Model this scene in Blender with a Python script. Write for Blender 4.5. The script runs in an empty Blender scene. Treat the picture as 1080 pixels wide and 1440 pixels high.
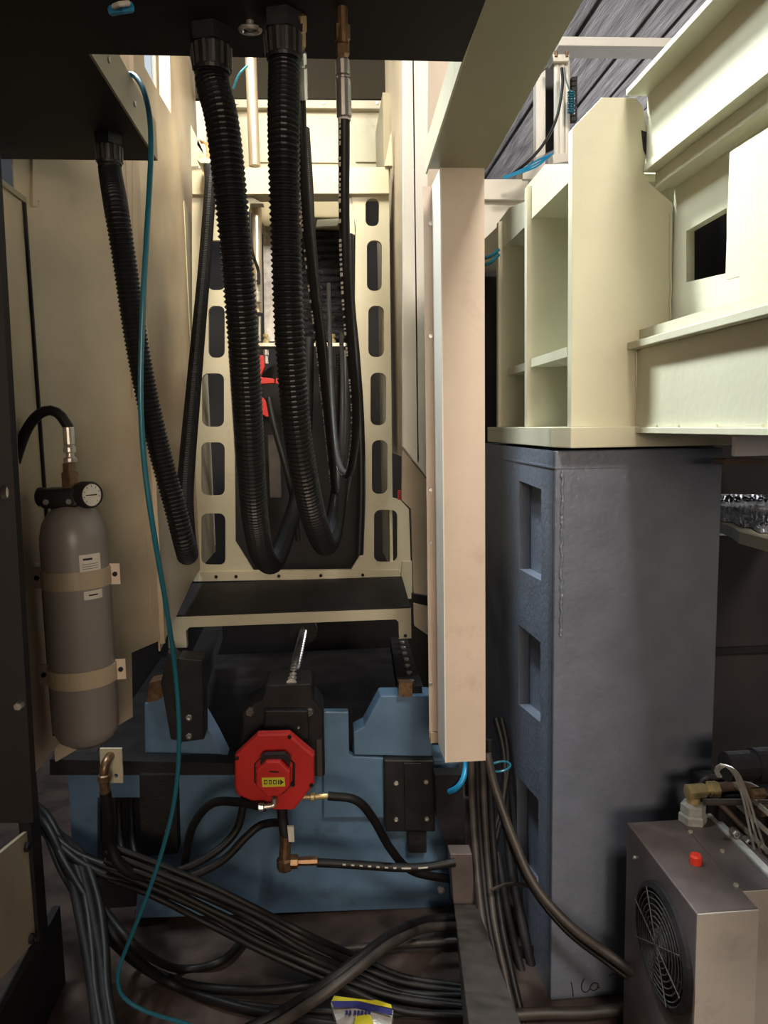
import bpy, bmesh, math, random
from mathutils import Vector, Matrix
from mathutils.geometry import tessellate_polygon

random.seed(7)
W, H, F = 1080, 1440, 1040.0
EYE = Vector((0, 0, 1.5))
# ---------------------------------------------------------------- camera
Yc = Vector((-85, 120, -F)).normalized()            # world +Y seen in camera space
Zc = Vector((-.018, 1, 0)); Zc.z = (Zc.x*Yc.x + Zc.y*Yc.y)/(-Yc.z); Zc.normalize()
Xc = Yc.cross(Zc)
R3 = Matrix((Xc, Yc, Zc))
cam_d = bpy.data.cameras.new('camera'); cam = bpy.data.objects.new('camera', cam_d)
bpy.context.scene.collection.objects.link(cam)
cam_d.sensor_fit = 'VERTICAL'; cam_d.sensor_height = 36; cam_d.lens = F/H*36
cam_d.clip_start = .02
cam.matrix_world = Matrix.Translation(EYE) @ R3.to_4x4()
bpy.context.scene.camera = cam
# ---------------------------------------------------------------- world, lamps, exposure
sc = bpy.context.scene
world = bpy.data.worlds.new('hall_light'); sc.world = world; world.use_nodes = True
bg = world.node_tree.nodes['Background']; bg.inputs[0].default_value = (.80, .86, .92, 1); bg.inputs[1].default_value = .06

def area(name, loc, target, size, power, color):
    d = bpy.data.lights.new(name, 'AREA'); d.shape = 'RECTANGLE'
    d.size, d.size_y = size; d.energy = power; d.color = color
    o = bpy.data.objects.new(name, d); sc.collection.objects.link(o)
    o.location = loc
    o.rotation_euler = (Vector(target)-Vector(loc)).to_track_quat('-Z', 'Y').to_euler()
    return o
area('hall_lamp_key', (-1.3, 2.0, 4.3), (.78, 1.3, 1.7), (.6, .6), 95, (.88, .97, 1))
d = area('web_light_added', (-.42, 2.45, 4.4), (.78, 1.4, 1.75), (.35, .35), 29, (.86, .96, 1)); d.data.spread = math.radians(52)  # narrow second key, added so the lower web gets light
d = area('header_light_added', (-.05, 1.95, 3.6), (-.15, 3.0, 2.45), (.4, .4), 9.5, (1, .90, .70)); d.data.spread = math.radians(60)  # narrow light added to brighten only the header and lip
area('hall_lamp_front', (.80, -1.5, 4.2), (.45, 1.9, 1.2), (.7, .7), 155, (1, .89, .77))
d = area('rear_fill_light', (.2, -2.9, 1.9), (.0, 2.2, 1.4), (1.4, .8), 16, (1, .80, .60)); d.data.spread = math.radians(75)  # weak warm fill added behind the camera, no real lamp
area('ceiling_fill_light', (4.6, 5.6, 1.9), (1.6, 5.4, 4.0), (3, 1.6), 190, (.93, .95, 1))  # light added to brighten the ceiling planks, no known source
FL = -.085      # floor level
sc.view_settings.view_transform = 'Standard'; sc.view_settings.look = 'None'
sc.view_settings.gamma = 1; sc.view_settings.use_curve_mapping = False
sc.view_settings.exposure = 0.0

# ---------------------------------------------------------------- pixel -> point on a real plane
def at(px, py, Y=None, X=None, Z=None):
    d = R3 @ Vector((px-W/2, H/2-py, -F))
    if Y is not None: t = Y/d.y
    elif X is not None: t = X/d.x
    else: t = (Z-EYE.z)/d.z
    return EYE + d*t
# ---------------------------------------------------------------- mesh builder
def link(o): sc.collection.objects.link(o)
class MB:
    def __init__(s): s.bm = bmesh.new(); s.smooth = False
    def box(s, x0, y0, z0, x1, y1, z1):
        v = [s.bm.verts.new((x, y, z)) for x in (x0, x1) for y in (y0, y1) for z in (z0, z1)]
        for f in ((0,1,3,2), (4,6,7,5), (0,4,5,1), (2,3,7,6), (0,2,6,4), (1,5,7,3)):
            s.bm.faces.new([v[i] for i in f])
        return s
    def frustum(s, A, B):
        """eight corners: loop A (4 points) joined to loop B (4 points)"""
        a = [s.bm.verts.new(p) for p in A]; b = [s.bm.verts.new(p) for p in B]
        n = len(a)
        s.bm.faces.new(a); s.bm.faces.new(b[::-1])
        for i in range(n): s.bm.faces.new((a[i], b[i], b[(i+1) % n], a[(i+1) % n]))
        return s
    def plate(s, loops, origin, U, V, N, th):
        """flat plate with holes; loops are 2-D, the first is the outline; N*th is the extrusion"""
        origin, U, V, N = map(Vector, (origin, U, V, N))
        pts = [[origin + U*a + V*b for a, b in lp] for lp in loops]
        flat = [p for lp in pts for p in lp]
        tris = tessellate_polygon([[Vector((a, b, 0)) for a, b in lp] for lp in loops])
        f = [s.bm.verts.new(p) for p in flat]; k = [s.bm.verts.new(p+N*th) for p in flat]
        for t in tris:
            s.bm.faces.new([f[i] for i in t]); s.bm.faces.new([k[i] for i in t[::-1]])
        i0 = 0
        for lp in pts:
            n = len(lp)
            for i in range(n):
                a, b = i0+i, i0+(i+1) % n
                s.bm.faces.new((f[a], f[b], k[b], k[a]))
            i0 += n
        return s
    def ploop(s, loops, Y, th):
        """plate standing in the plane y=Y, outline and holes picked in the photograph"""
        L = [[(lambda p: (p.x, p.z))(at(a, b, Y=Y)) for a, b in lp] for lp in loops]
        return s.plate(L, (0, Y, 0), (1, 0, 0), (0, 0, 1), (0, 1, 0), th)
    def xloop(s, loops, X, th):
        L = [[(lambda p: (p.y, p.z))(at(a, b, X=X)) for a, b in lp] for lp in loops]
        return s.plate(L, (X, 0, 0), (0, 1, 0), (0, 0, 1), (1, 0, 0), th)
    def lathe(s, prof, c, ax, n=20):
        c = Vector(c); ax = Vector(ax).normalized()
        u = ax.orthogonal().normalized(); v = ax.cross(u)
        rings = []
        for r, h in prof:
            if r < 1e-6: rings.append([s.bm.verts.new(c+ax*h)])
            else: rings.append([s.bm.verts.new(c+ax*h+(u*math.cos(2*math.pi*i/n)+v*math.sin(2*math.pi*i/n))*r) for i in range(n)])
        for a, b in zip(rings, rings[1:]):
            for i in range(n):
                j = (i+1) % n
                if len(a) == 1 and len(b) == 1: continue
                if len(a) == 1: s.bm.faces.new((a[0], b[i], b[j]))
                elif len(b) == 1: s.bm.faces.new((a[i], b[0], a[j]))
                else: s.bm.faces.new((a[i], b[i], b[j], a[j]))
        for r, fl in ((rings[0], 0), (rings[-1], 1)):
            if len(r) > 1: s.bm.faces.new(r if fl else r[::-1])
        return s
    def cyl(s, a, b, r, n=16, r2=None):
        a, b = Vector(a), Vector(b)
        return s.lathe([(r, 0), (r if r2 is None else r2, (b-a).length)], a, b-a, n)
    def tube(s, pts, r, n=10, step=.012, ribs=0, depth=.12):
        """smooth tube through pts; ribs = pitch of corrugation in metres"""
        P = spline([Vector(p) for p in pts], step if not ribs else ribs/4)
        t0 = (P[1]-P[0]).normalized(); u = t0.orthogonal().normalized(); prev = None
        rings = []
        for i, p in enumerate(P):
            t = (P[min(i+1, len(P)-1)]-P[max(i-1, 0)]).normalized()
            u = (u - t*u.dot(t)).normalized(); v = t.cross(u)
            rr = r
            if ribs: rr = r*(1-depth*(0, .25, 1, .75)[i % 4])
            rings.append([s.bm.verts.new(p+(u*math.cos(2*math.pi*k/n)+v*math.sin(2*math.pi*k/n))*rr) for k in range(n)])
        for a, b in zip(rings, rings[1:]):
            for k in range(n): s.bm.faces.new((a[k], a[(k+1) % n], b[(k+1) % n], b[k]))
        s.bm.faces.new(rings[0][::-1]); s.bm.faces.new(rings[-1])
        s.smooth = not ribs
        return s
    def build(s, name, m, parent=None, bevel=0, smooth=None, tint=None):
        bmesh.ops.recalc_face_normals(s.bm, faces=s.bm.faces)
        vs = [v.co for v in s.bm.verts]
        lo = Vector([min(v[i] for v in vs) for i in range(3)]); hi = Vector([max(v[i] for v in vs) for i in range(3)])
        c = (lo+hi)/2
        bmesh.ops.translate(s.bm, verts=s.bm.verts, vec=-c)
        me = bpy.data.meshes.new(name)
        sm = s.smooth if smooth is None else smooth
        s.bm.to_mesh(me); s.bm.free()
        if sm:
            for p in me.polygons: p.use_smooth = True
            me.set_sharp_from_angle(angle=math.radians(38))
        me.materials.append(m)
        o = bpy.data.objects.new(name, me); link(o)
        o.location = c
        if parent is not None: attach(o, parent)
        if bevel:
            b = o.modifiers.new('edge', 'BEVEL'); b.width = bevel; b.segments = 2; b.limit_method = 'ANGLE'
            b.angle_limit = math.radians(50)
        return o
def wloc(o):
    l = o.location.copy(); p = o.parent
    while p: l += p.location; p = p.parent
    return l
def attach(o, parent):
    l = o.location.copy(); o.parent = parent; o.location = l - wloc(parent)
def spline(P, step):
    if len(P) == 2:
        n = max(2, int((P[1]-P[0]).length/step)); return [P[0].lerp(P[1], i/n) for i in range(n+1)]
    Q = [P[0]*2-P[1]] + P + [P[-1]*2-P[-2]]
    dense = []
    for i in range(1, len(Q)-2):
        a, b, c, d = Q[i-1:i+3]
        for k in range(24):
            t = k/24
            dense.append(.5*((2*b)+(c-a)*t+(2*a-5*b+4*c-d)*t*t+(3*b-a-3*c+d)*t**3))
    dense.append(P[-1])
    L = [0]
    for a, b in zip(dense, dense[1:]): L.append(L[-1]+(b-a).length)
    n = max(2, int(L[-1]/step)); out = []; j = 0
    for i in range(n+1):
        s = L[-1]*i/n
        while j < len(L)-2 and L[j+1] < s: j += 1
        out.append(dense[j].lerp(dense[j+1], (s-L[j])/max(1e-9, L[j+1]-L[j])))
    return out
THINGS = []
def tag(o, label, cat, group=None):
    o['label'] = label; o['category'] = cat
    if group: o['group'] = group
    return o
def thing(name, label, cat, group=None):
    o = bpy.data.objects.new(name, None); link(o); o.empty_display_size = .05
    THINGS.append(o); return tag(o, label, cat, group)
def structure(o): o['kind'] = 'structure'; return o
def finish():
    """move every root Empty to the base of its parts"""
    for r in THINGS:
        lo = Vector((9e9,)*3); hi = -lo
        def walk(o, off):
            nonlocal lo, hi
            for c in o.children:
                l = off + c.location
                if c.type == 'MESH':
                    for v in c.data.vertices:
                        p = c.rotation_euler.to_matrix() @ v.co + l
                        lo = Vector(map(min, lo, p)); hi = Vector(map(max, hi, p))
                walk(c, l)
        walk(r, Vector())
        b = Vector(((lo.x+hi.x)/2, (lo.y+hi.y)/2, lo.z))
        r.location = b
        for c in r.children: c.location -= b
# ---------------------------------------------------------------- materials
def mat(name, col, rough=.5, metal=0, var=.0, vscale=3.0, bump=0, bscale=60, stretch=None, var2=None, spec=.5, emit=None, coat=0, dirt=0, dirtcol=(.08,.06,.045)):
    m = bpy.data.materials.new(name); m.use_nodes = True; nt = m.node_tree; N = nt.nodes; Lk = nt.links
    b = N['Principled BSDF']; b.inputs['Base Color'].default_value = (*col, 1)
    b.inputs['Roughness'].default_value = rough; b.inputs['Metallic'].default_value = metal
    b.inputs['Specular IOR Level'].default_value = spec
    if coat: b.inputs['Coat Weight'].default_value = coat
    tc = N.new('ShaderNodeNewGeometry')
    src = tc.outputs['Position']
    if stretch:
        mp = N.new('ShaderNodeMapping'); mp.inputs['Scale'].default_value = stretch
        Lk.new(src, mp.inputs['Vector']); src = mp.outputs['Vector']
    if var:
        n = N.new('ShaderNodeTexNoise'); n.inputs['Scale'].default_value = vscale; n.inputs['Detail'].default_value = 6
        Lk.new(src, n.inputs['Vector'])
        r = N.new('ShaderNodeValToRGB'); r.color_ramp.elements[0].position = .32; r.color_ramp.elements[1].position = .68
        c2 = var2 or tuple(c*(1-var) for c in col); c3 = tuple(min(1, c*(1+var*.6)) for c in col)
        r.color_ramp.elements[0].color = (*c2, 1); r.color_ramp.elements[1].color = (*c3, 1)
        Lk.new(n.outputs['Fac'], r.inputs['Fac']); out = r.outputs['Color']
        if dirt:
            n2 = N.new('ShaderNodeTexNoise'); n2.inputs['Scale'].default_value = 11; n2.inputs['Detail'].default_value = 9; n2.inputs['Roughness'].default_value = .65
            Lk.new(tc.outputs['Position'], n2.inputs['Vector'])
            r2 = N.new('ShaderNodeValToRGB'); r2.color_ramp.elements[0].position = .56; r2.color_ramp.elements[1].position = .74
            r2.color_ramp.elements[0].color = (0, 0, 0, 1); r2.color_ramp.elements[1].color = (dirt, dirt, dirt, 1)
            Lk.new(n2.outputs['Fac'], r2.inputs['Fac'])
            mx = N.new('ShaderNodeMix'); mx.data_type = 'RGBA'; Lk.new(r2.outputs['Color'], mx.inputs[0])
            Lk.new(out, mx.inputs[6]); mx.inputs[7].default_value = (*dirtcol, 1); out = mx.outputs[2]
        Lk.new(out, b.inputs['Base Color'])
        mr = N.new('ShaderNodeMapRange'); mr.inputs['To Min'].default_value = rough*.85; mr.inputs['To Max'].default_value = min(1, rough*1.2)
        Lk.new(n.outputs['Fac'], mr.inputs['Value']); Lk.new(mr.outputs[0], b.inputs['Roughness'])
    if bump:
        n3 = N.new('ShaderNodeTexNoise'); n3.inputs['Scale'].default_value = bscale; n3.inputs['Detail'].default_value = 4
        Lk.new(src, n3.inputs['Vector'])
        bp = N.new('ShaderNodeBump'); bp.inputs['Strength'].default_value = bump; bp.inputs['Distance'].default_value = .01
        Lk.new(n3.outputs['Fac'], bp.inputs['Height']); Lk.new(bp.outputs['Normal'], b.inputs['Normal'])
    if emit:
        b.inputs['Emission Color'].default_value = (*emit[0], 1); b.inputs['Emission Strength'].default_value = emit[1]
    return m
M = dict(
    beige=mat('beige_paint', (.50, .405, .285), .40, var=.30, vscale=2.6, bump=.05, bscale=30, dirt=.18, dirtcol=(.22,.15,.10)),  # broad mottling also paints soft shadow blobs on the cover panel
    pillar=mat('pillar_paint', (.58, .475, .385), .45, var=.07, vscale=6, bump=.05, bscale=90, dirt=.35, dirtcol=(.36,.24,.17)),
    cream=mat('cream_casting_paint', (.56, .54, .40), .42, var=.08, vscale=3, bump=.08, bscale=45, dirt=.12, dirtcol=(.30,.26,.17)),
    frame=mat('frame_paint', (.53, .49, .36), .42, var=.08, vscale=4, bump=.08, bscale=60, dirt=.22, dirtcol=(.16,.12,.08)),
    white=mat('white_paint', (.74, .70, .62), .4, var=.05, vscale=6),
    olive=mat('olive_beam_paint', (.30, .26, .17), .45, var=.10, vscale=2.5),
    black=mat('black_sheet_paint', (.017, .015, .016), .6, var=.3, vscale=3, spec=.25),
    blackm=mat('black_oxide_metal', (.014, .013, .014), .45, metal=.0, var=.4, vscale=20, spec=.35),
    dark=mat('dark_cast_iron', (.016, .014, .015), .6, var=.4, vscale=10, bump=.2, bscale=80, spec=.25),
    rubber=mat('black_rubber', (.010, .009, .009), .48, var=.3, vscale=40, spec=.28),
    hose=mat('black_hose_plastic', (.008, .008, .009), .42, spec=.32),
    dusty=mat('dusty_rubber', (.045, .036, .030), .5, var=.4, vscale=25),
    grey=mat('grey_column_paint', (.155, .176, .225), .34, var=.12, vscale=10, bump=.22, bscale=60, dirt=.22, dirtcol=(.07,.075,.09)),
    blue=mat('blue_casting_paint', (.105, .19, .30), .42, var=.18, vscale=6, bump=.15, bscale=30, dirt=.5, dirtcol=(.03,.035,.045)),
    tank=mat('grey_cylinder_paint', (.24, .215, .205), .36, var=.06, vscale=5),
    steel=mat('bare_steel', (.58, .56, .53), .3, metal=.85, var=.25, vscale=40),
    zinc=mat('zinc_plated', (.68, .65, .58), .3, metal=.8, var=.15, vscale=60),
    brass=mat('brass', (.62, .49, .24), .35, metal=.6, var=.25, vscale=60),
    copper=mat('tarnished_brass', (.26, .16, .09), .38, metal=.8, var=.35, vscale=60),
    red=mat('red_motor_paint', (.52, .018, .014), .45, var=.12, vscale=14, bump=.06, bscale=80, dirt=.3, dirtcol=(.16,.01,.01)),
    redcap=mat('red_plastic', (.75, .045, .02), .4),
    yellow=mat('yellow_label', (.62, .55, .03), .5),
    ink=mat('black_ink', (.02, .02, .02), .6),
    inkblue=mat('navy_ink', (.03, .03, .16), .5),
    paper=mat('white_label', (.66, .62, .56), .5, var=.06, vscale=60),
    teal=mat('teal_tube', (.012, .13, .19), .32, spec=.6),
    bluetube=mat('blue_tube', (.02, .28, .55), .3),
    floor=mat('oily_steel_floor', (.085, .060, .050), .33, metal=.2, var=.55, vscale=9, bump=.35, bscale=16, dirt=.7, dirtcol=(.03,.022,.018)),
    plank=mat('weathered_board', (.30, .275, .265), .8, var=.5, vscale=5, bump=.8, bscale=22, stretch=(6, .5, 6)),
    film=mat('crinkled_film', (.30, .31, .34), .4, var=.6, vscale=14, bump=1.0, bscale=26),
    bellows=mat('black_bellows_sheet', (.07, .072, .08), .22, metal=.5, var=.4, vscale=12, bump=.8, bscale=25, spec=.8),
    cooler=mat('dusty_aluminium', (.13, .105, .098), .42, metal=.2, var=.35, vscale=7, dirt=.5, dirtcol=(.07,.05,.045)),
    coolerside=mat('pale_grey_enamel', (.42, .385, .35), .5, var=.07, vscale=6, dirt=.25),
    mesh=mat('fan_wire', (.05, .045, .042), .5),
    copperwire=mat('orange_wire', (.55, .19, .05), .4),
    hallwall=mat('hall_wall_paint', (.35, .37, .38), .8, var=.1, vscale=1.5),
    darkwall=mat('dark_grey_enamel', (.030, .027, .027), .5, var=.25, vscale=3),  # plain dark grey base colour
    glass=mat('hazy_pane', (.30, .36, .44), .2, var=.1, vscale=3),
    pale_lit=mat('pale_block_lit', (.85, .83, .86), .45, var=.05),  # albedo raised to hold hall light that misses the block
    olive_shaded=mat('olive_paint_shaded', (.05, .040, .026), .8, var=.1, spec=.1),  # olive darkened to put the shade into the colour
    brownhose=mat('brown_rubber', (.095, .058, .042), .5, var=.25, vscale=20),
    glow_warm=mat('glow_panel_warm', (.6, .55, .5), .4, emit=((1, .88, .72), .75)),  # glow added to brighten the slots, no real daylight
    glow_blue=mat('glow_panel_blue', (.4, .45, .5), .4, emit=((.42, .52, .68), .35)),
    griprib=mat('highlit_black_plastic', (.05, .045, .045), .4),  # lighter tone paints highlights on the gland ribs
    satin=mat('satin_champagne_metal', (.58, .49, .38), .35, metal=.75, var=.08),
    palealu=mat('pale_aluminium', (.45, .45, .42), .5, metal=.2, var=.3, vscale=40),
    worn=mat('worn_steel', (.16, .14, .13), .4, metal=.5, var=.4, vscale=50),
    foil=mat('foil_packet', (.62, .60, .58), .25, metal=.35, var=.2, vscale=30, bump=.6, bscale=30),
)
BOLT = {}
def bolt(parent, p, n=(0, -1, 0), r=.006, h=.005, m='blackm', name='bolt', hexa=True):
    """socket-head or hexagon bolt, mesh shared between alike ones"""
    key = (name, round(r, 4), round(h, 4), m, tuple(n))
    if key not in BOLT:
        mb = MB(); mb.lathe([(r, 0), (r, h*.8), (r*.85, h), (r*.5, h), (r*.45, h*.5), (0, h*.5)], (0, 0, 0), n, 6 if hexa else 12)
        o = mb.build(name, M[m]); o.data.transform(Matrix.Translation(o.location)); BOLT[key] = o
    else:
        o = BOLT[key].copy(); link(o)
    o.parent = None; o.location = Vector(p)
    attach(o, parent); return o
def rrect(x0, y0, x1, y1, r, n=5):
    out = []
    for cx, cy, a0 in ((x1-r, y0+r, -90), (x1-r, y1-r, 0), (x0+r, y1-r, 90), (x0+r, y0+r, 180)):
        for k in range(n+1):
            a = math.radians(a0+90*k/n); out.append((cx+r*math.cos(a), cy+r*math.sin(a)))
    return out
def hosepts(L):
    return [at(px, py, Y=Y) for px, py, Y in L]
def cable(label, pts, r, m='rubber', cat='cable', name='cable', group=None, **k):
    return tag(MB().tube(pts, r, **k).build(name, M[m]), label, cat, group)
#======================================================================= SETTING
structure(MB().box(-2.4, -1.5, FL-.05, 4.0, 9.0, FL).build('floor', M['floor']))
ceil = structure(MB().box(.75, 2.4, 4.05, 6.0, 9.0, 4.10).build('ceiling', M['darkwall']))
pm = None
for i in range(26):
    if pm is None:
        o = MB().box(-.0925, 0, 0, .0925, 6.5, .03).build('plank', M['plank']); pm = o
    else:
        o = pm.copy(); link(o)
    o.parent = None; o.location = (.86+.19*i, 5.68, 4.025 - .012*(i*7 % 3)); o.rotation_euler = (0, (random.random()-.5)*.08, (random.random()-.5)*.004)
    attach(o, ceil)
structure(MB().box(-2.4, 9.0, FL-.05, 6.0, 9.1, 4.05).build('wall_back', M['hallwall']))
#======================================================================= BIG BLACK SHEETS OVERHEAD, BEAM, PILLAR
ZS = 2.0
p = at(650, 87, Z=ZS)
t = thing('overhead_cabinet', 'large black cabinet overhead, its hoses hanging from glands in the underside', 'cabinet')
MB().box(-1.25, -1.2, ZS, p.x, p.y, ZS+.025).build('bottom_sheet', M['black'], t)
MB().box(-1.25, p.y-.01, ZS+.026, p.x-.001, p.y, ZS+.62).build('rear_sheet', M['black'], t)  # unseen upper sheet, added to keep the left side shaded
MB().box(p.x-.01, -1.2, ZS+.026, p.x, p.y-.011, ZS+.62).build('shading_side_sheet', M['black'], t)  # likewise unseen, added to block the front light
YS = p.y
ZD = 2.04
p = at(222, 226, Z=ZD)
t = thing('duct_box', 'low black box under the overhead sheet at top left, beige side flange', 'box')
MB().box(-1.2, .1, ZD, p.x-.004, p.y, ZD+.02).build('bottom_sheet', M['black'], t)
mb = MB().box(p.x-.004, .1, ZD, p.x, p.y, ZD+.075); mb.build('side_flange', M['olive'], t)
for k in range(3): bolt(t, (p.x, p.y-.18-.16*k, ZD+.035), (1, 0, 0), .005, .003, 'steel', 'screw')
XD, YD = p.x, p.y

YP = 1.85
xl, xr = at(599, 236, Y=YP).x, at(686, 236, Y=YP).x; zb = at(640, 236, Y=YP).z
t = thing('overhead_beam', 'olive sheet metal beam running overhead toward the viewer above the pillar', 'beam')
def zext(a, c, Z, y):
    A_, C_ = at(*a, Z=Z), at(*c, Z=Z); k = (y-A_.y)/(C_.y-A_.y); return A_.lerp(C_, k)
LN, LF = zext((677, 0), (601, 236), zb, .2), zext((677, 0), (601, 236), zb, YP+.01)
RN, RF = zext((820, 0), (686, 236), zb, .2), zext((820, 0), (686, 236), zb, YP+.01)
up = Vector((0, 0, .012))
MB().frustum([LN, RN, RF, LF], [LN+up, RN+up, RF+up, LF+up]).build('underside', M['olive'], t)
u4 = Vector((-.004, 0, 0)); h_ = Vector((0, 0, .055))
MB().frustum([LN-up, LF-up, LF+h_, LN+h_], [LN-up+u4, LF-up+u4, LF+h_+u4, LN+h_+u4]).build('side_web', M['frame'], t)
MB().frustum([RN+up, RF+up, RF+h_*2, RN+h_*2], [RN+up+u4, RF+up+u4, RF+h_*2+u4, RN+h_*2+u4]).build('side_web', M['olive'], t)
t = thing('pillar', 'tall beige folded sheet metal pillar hanging in the middle right', 'pillar')
a, b = at(624, 650, Y=YP).x, at(682, 650, Y=YP).x; z0 = at(655, 1071, Y=YP).z
MB().box(a, YP, z0, b, YP+.004, zb).build('front_face', M['pillar'], t)
yq = a*F/(612-455)
MB().box(a-.003, YP, z0, a, yq, zb).build('side_face', M['white'], t)  # whiter than the front: light on this side put into the colour
MB().box(b-.003, YP+.004, z0, b, YP+.11, zb).build('side_face', M['pillar'], t)
c = at(599.5, 650, Y=yq).x
MB().box(c, yq, z0+.008, a-.003, yq+.004, at(600, 262, Y=yq).z).build('flange', M['pillar'], t)
MB().box(c+.002, yq-.012, z0, a, yq, z0+.03).build('foot', M['beige'], t)
for y in (315, 473, 689, 763, 962): bolt(t, (at(605.5, y, Y=yq).x, yq, at(606, y, Y=yq).z), (0, -1, 0), .0058, .003, 'steel', 'screw', False)

#======================================================================= LEFT: CABINET SIDE, COVER PANELS
t = thing('cabinet', 'tall beige cabinet side with dark top edge at the far left', 'cabinet')
XC, YC_ = at(57, 650, Y=1.66).x, 1.66
mb = MB().box(XC-.004, .6, .80, XC, YC_, at(52, 300, X=XC).z); mb.build('side_panel', M['beige'], t)
zt = at(52, 300, X=XC).z
MB().box(XC-.02, .6, zt, XC+.006, YC_+.01, zt+.012).build('top_edge', M['olive'], t)
MB().box(XC-.006, YC_, .80, XC+.006, YC_+.008, zt).build('edge_seal', M['dark'], t)
t = thing('lower_cabinet', 'low beige cabinet side with two dark bolts at bottom left', 'cabinet')
XL, YL = -.80, 2.0
MB().xloop([[(42, 1166), (50, 1322), (-160, 1560), (-160, 1330)]], XL, -.01).build('side_panel', M['beige'], t)
MB().box(XL-.008, .9, FL, XL+.012, YL+.04, at(50, 1330, X=XL).z+.01).build('bottom_rail', M['dark'], t)
q = at(50, 1322, X=XL)
MB().box(XL-.02, q.y, FL, XL+.01, q.y+.06, .80).build('corner_post', M['black'], t)
for px, py in ((36, 1191), (42, 1320)): bolt(t, at(px, py, X=XL), (1, 0, 0), .013, .010, 'dark')

t = thing('black_door', 'black door edge cropped by the left border, with a round hole', 'door')
YB = 1.12
hc = (6, 693)
hole = [(hc[0]+6*math.cos(k*math.pi/8), hc[1]+11*math.sin(k*math.pi/8)) for k in range(16)]
MB().ploop([[(-260, 200), (-8.4, 200), (47, 1157), (-220, 1160)], hole], YB, .02).build('door_leaf', M['black'], t)
MB().box(at(-3, 693, Y=YB).x-.012, YB+.02, at(0, 712, Y=YB).z, at(18, 693, Y=YB).x-.004, YB+.024, at(0, 676, Y=YB).z).build('lock_plate', M['zinc'], t)
bolt(t, at(29, 990, Y=YB), (0, -1, 0), .007, .012, 'steel')

# angled cover panel behind the cylinder
A0 = Vector((XC+.006, 1.675, 0)); A1 = Vector((at(213, 700, Y=1.97).x, 1.97, 0))
AU = (A1-A0).normalized(); AN = Vector((AU.y, -AU.x, 0)); AL = (A1-A0).length     # AN points to the camera side
def onA(px, py):
    d = R3 @ Vector((px-W/2, H/2-py, -F)); n = AN
    return EYE + d*((A0-EYE).dot(n)/d.dot(n))
def A2(px, py):
    q = onA(px, py); return ((q-A0).dot(AU), q.z)
u1 = AL
t = thing('cover_panel', 'wide beige cover panel angled behind the grey gas cylinder', 'panel')
out = [(-.03, .76), A2(187, 1008), A2(185, 918), (u1, A2(214, 905)[1]), (u1, 2.9), (-.03, 2.9)]
s2 = [A2(162, 60), A2(179, 60), A2(181, 106), A2(166, 88)]
MB().plate([out, s2], A0, AU, (0, 0, 1), AN, -.004).build('sheet', M['beige'], t)
MB().plate([[(u1-.03, 1.0), (u1, 1.0), (u1, 2.45), (u1-.03, 2.45)]], A0+AN*.0005, AU, (0, 0, 1), AN, .003).build('folded_edge', M['beige'], t)
for x_, y_ in ((43, 291), (184, 560)): MB().plate([[A2(x_, 200), A2(x_+7, 200), A2(x_+7, y_), A2(x_, y_)]], A0+AN*.0005, AU, (0, 0, 1), AN, .006).build('cover_strip', M['beige'], t)
for px, py in ((52, 283), (189, 258), (189, 800)): bolt(t, onA(px, py), tuple(AN), .005, .003, 'steel', 'screw', False)
t = thing('side_cover', 'beige side cover receding between the angled panel and slotted frame', 'panel')
YF = 2.9
B1 = Vector((at(268, 500, Y=YF).x-.004, YF+.02, 0)); BU = (B1-A1).normalized(); BN = Vector((BU.y, -BU.x, 0))
def onB(px, py):
    d = R3 @ Vector((px-W/2, H/2-py, -F)); return EYE + d*((A1-EYE).dot(BN)/d.dot(BN))
def B2(px, py):
    q = onB(px, py); return ((q-A1).dot(BU), q.z)
bl = (B1-A1).length
zz = .93
out = [(0, zz-.02), B2(268, 822), (bl+.6, B2(268, 822)[1]), (bl+.6, 3.05), (0, 3.05)]
slot = [B2(222, 60), B2(238, 60), B2(240, 160), B2(224, 133)]
MB().plate([out, slot, [B2(201, 60), B2(218, 60), B2(220, 126), B2(203, 94)]], A1+BN*.001, BU, (0, 0, 1), BN, -.004).build('sheet', M['beige'], t)
mb = MB().plate([[(.0, zz), (.012, zz), (.012, 3.0), (.0, 3.0)]], A1+BN*.002, BU, (0, 0, 1), BN, .012); mb.build('folded_edge', M['beige'], t)
# added glowing panels that make the cover slots look bright
q0 = onB(230, 100)*1.0; dd = (q0-EYE).normalized(); qc = EYE+dd*4.6
fr = structure(MB().box(qc.x-.75, qc.y, qc.z-.75, qc.x+.5, qc.y+.03, qc.z+.65).build('slot_glow', M['white']))
structure(MB().box(qc.x-.045, qc.y-.012, qc.z-.6, qc.x+.44, qc.y-.004, qc.z+.55).build('pane', M['glow_warm'], fr))
MB().box(qc.x-.68, qc.y-.012, qc.z-.6, qc.x-.19, qc.y-.004, qc.z+.55).build('pane', M['glow_warm'], fr)
MB().box(qc.x-.17, qc.y-.012, qc.z-.6, qc.x-.06, qc.y-.004, qc.z+.55).build('pane', M['glow_blue'], fr)
structure(MB().box(-2.4, 6.9, FL, -2.3, 9.0, 4.05).build('wall_left', M['hallwall']))

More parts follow.
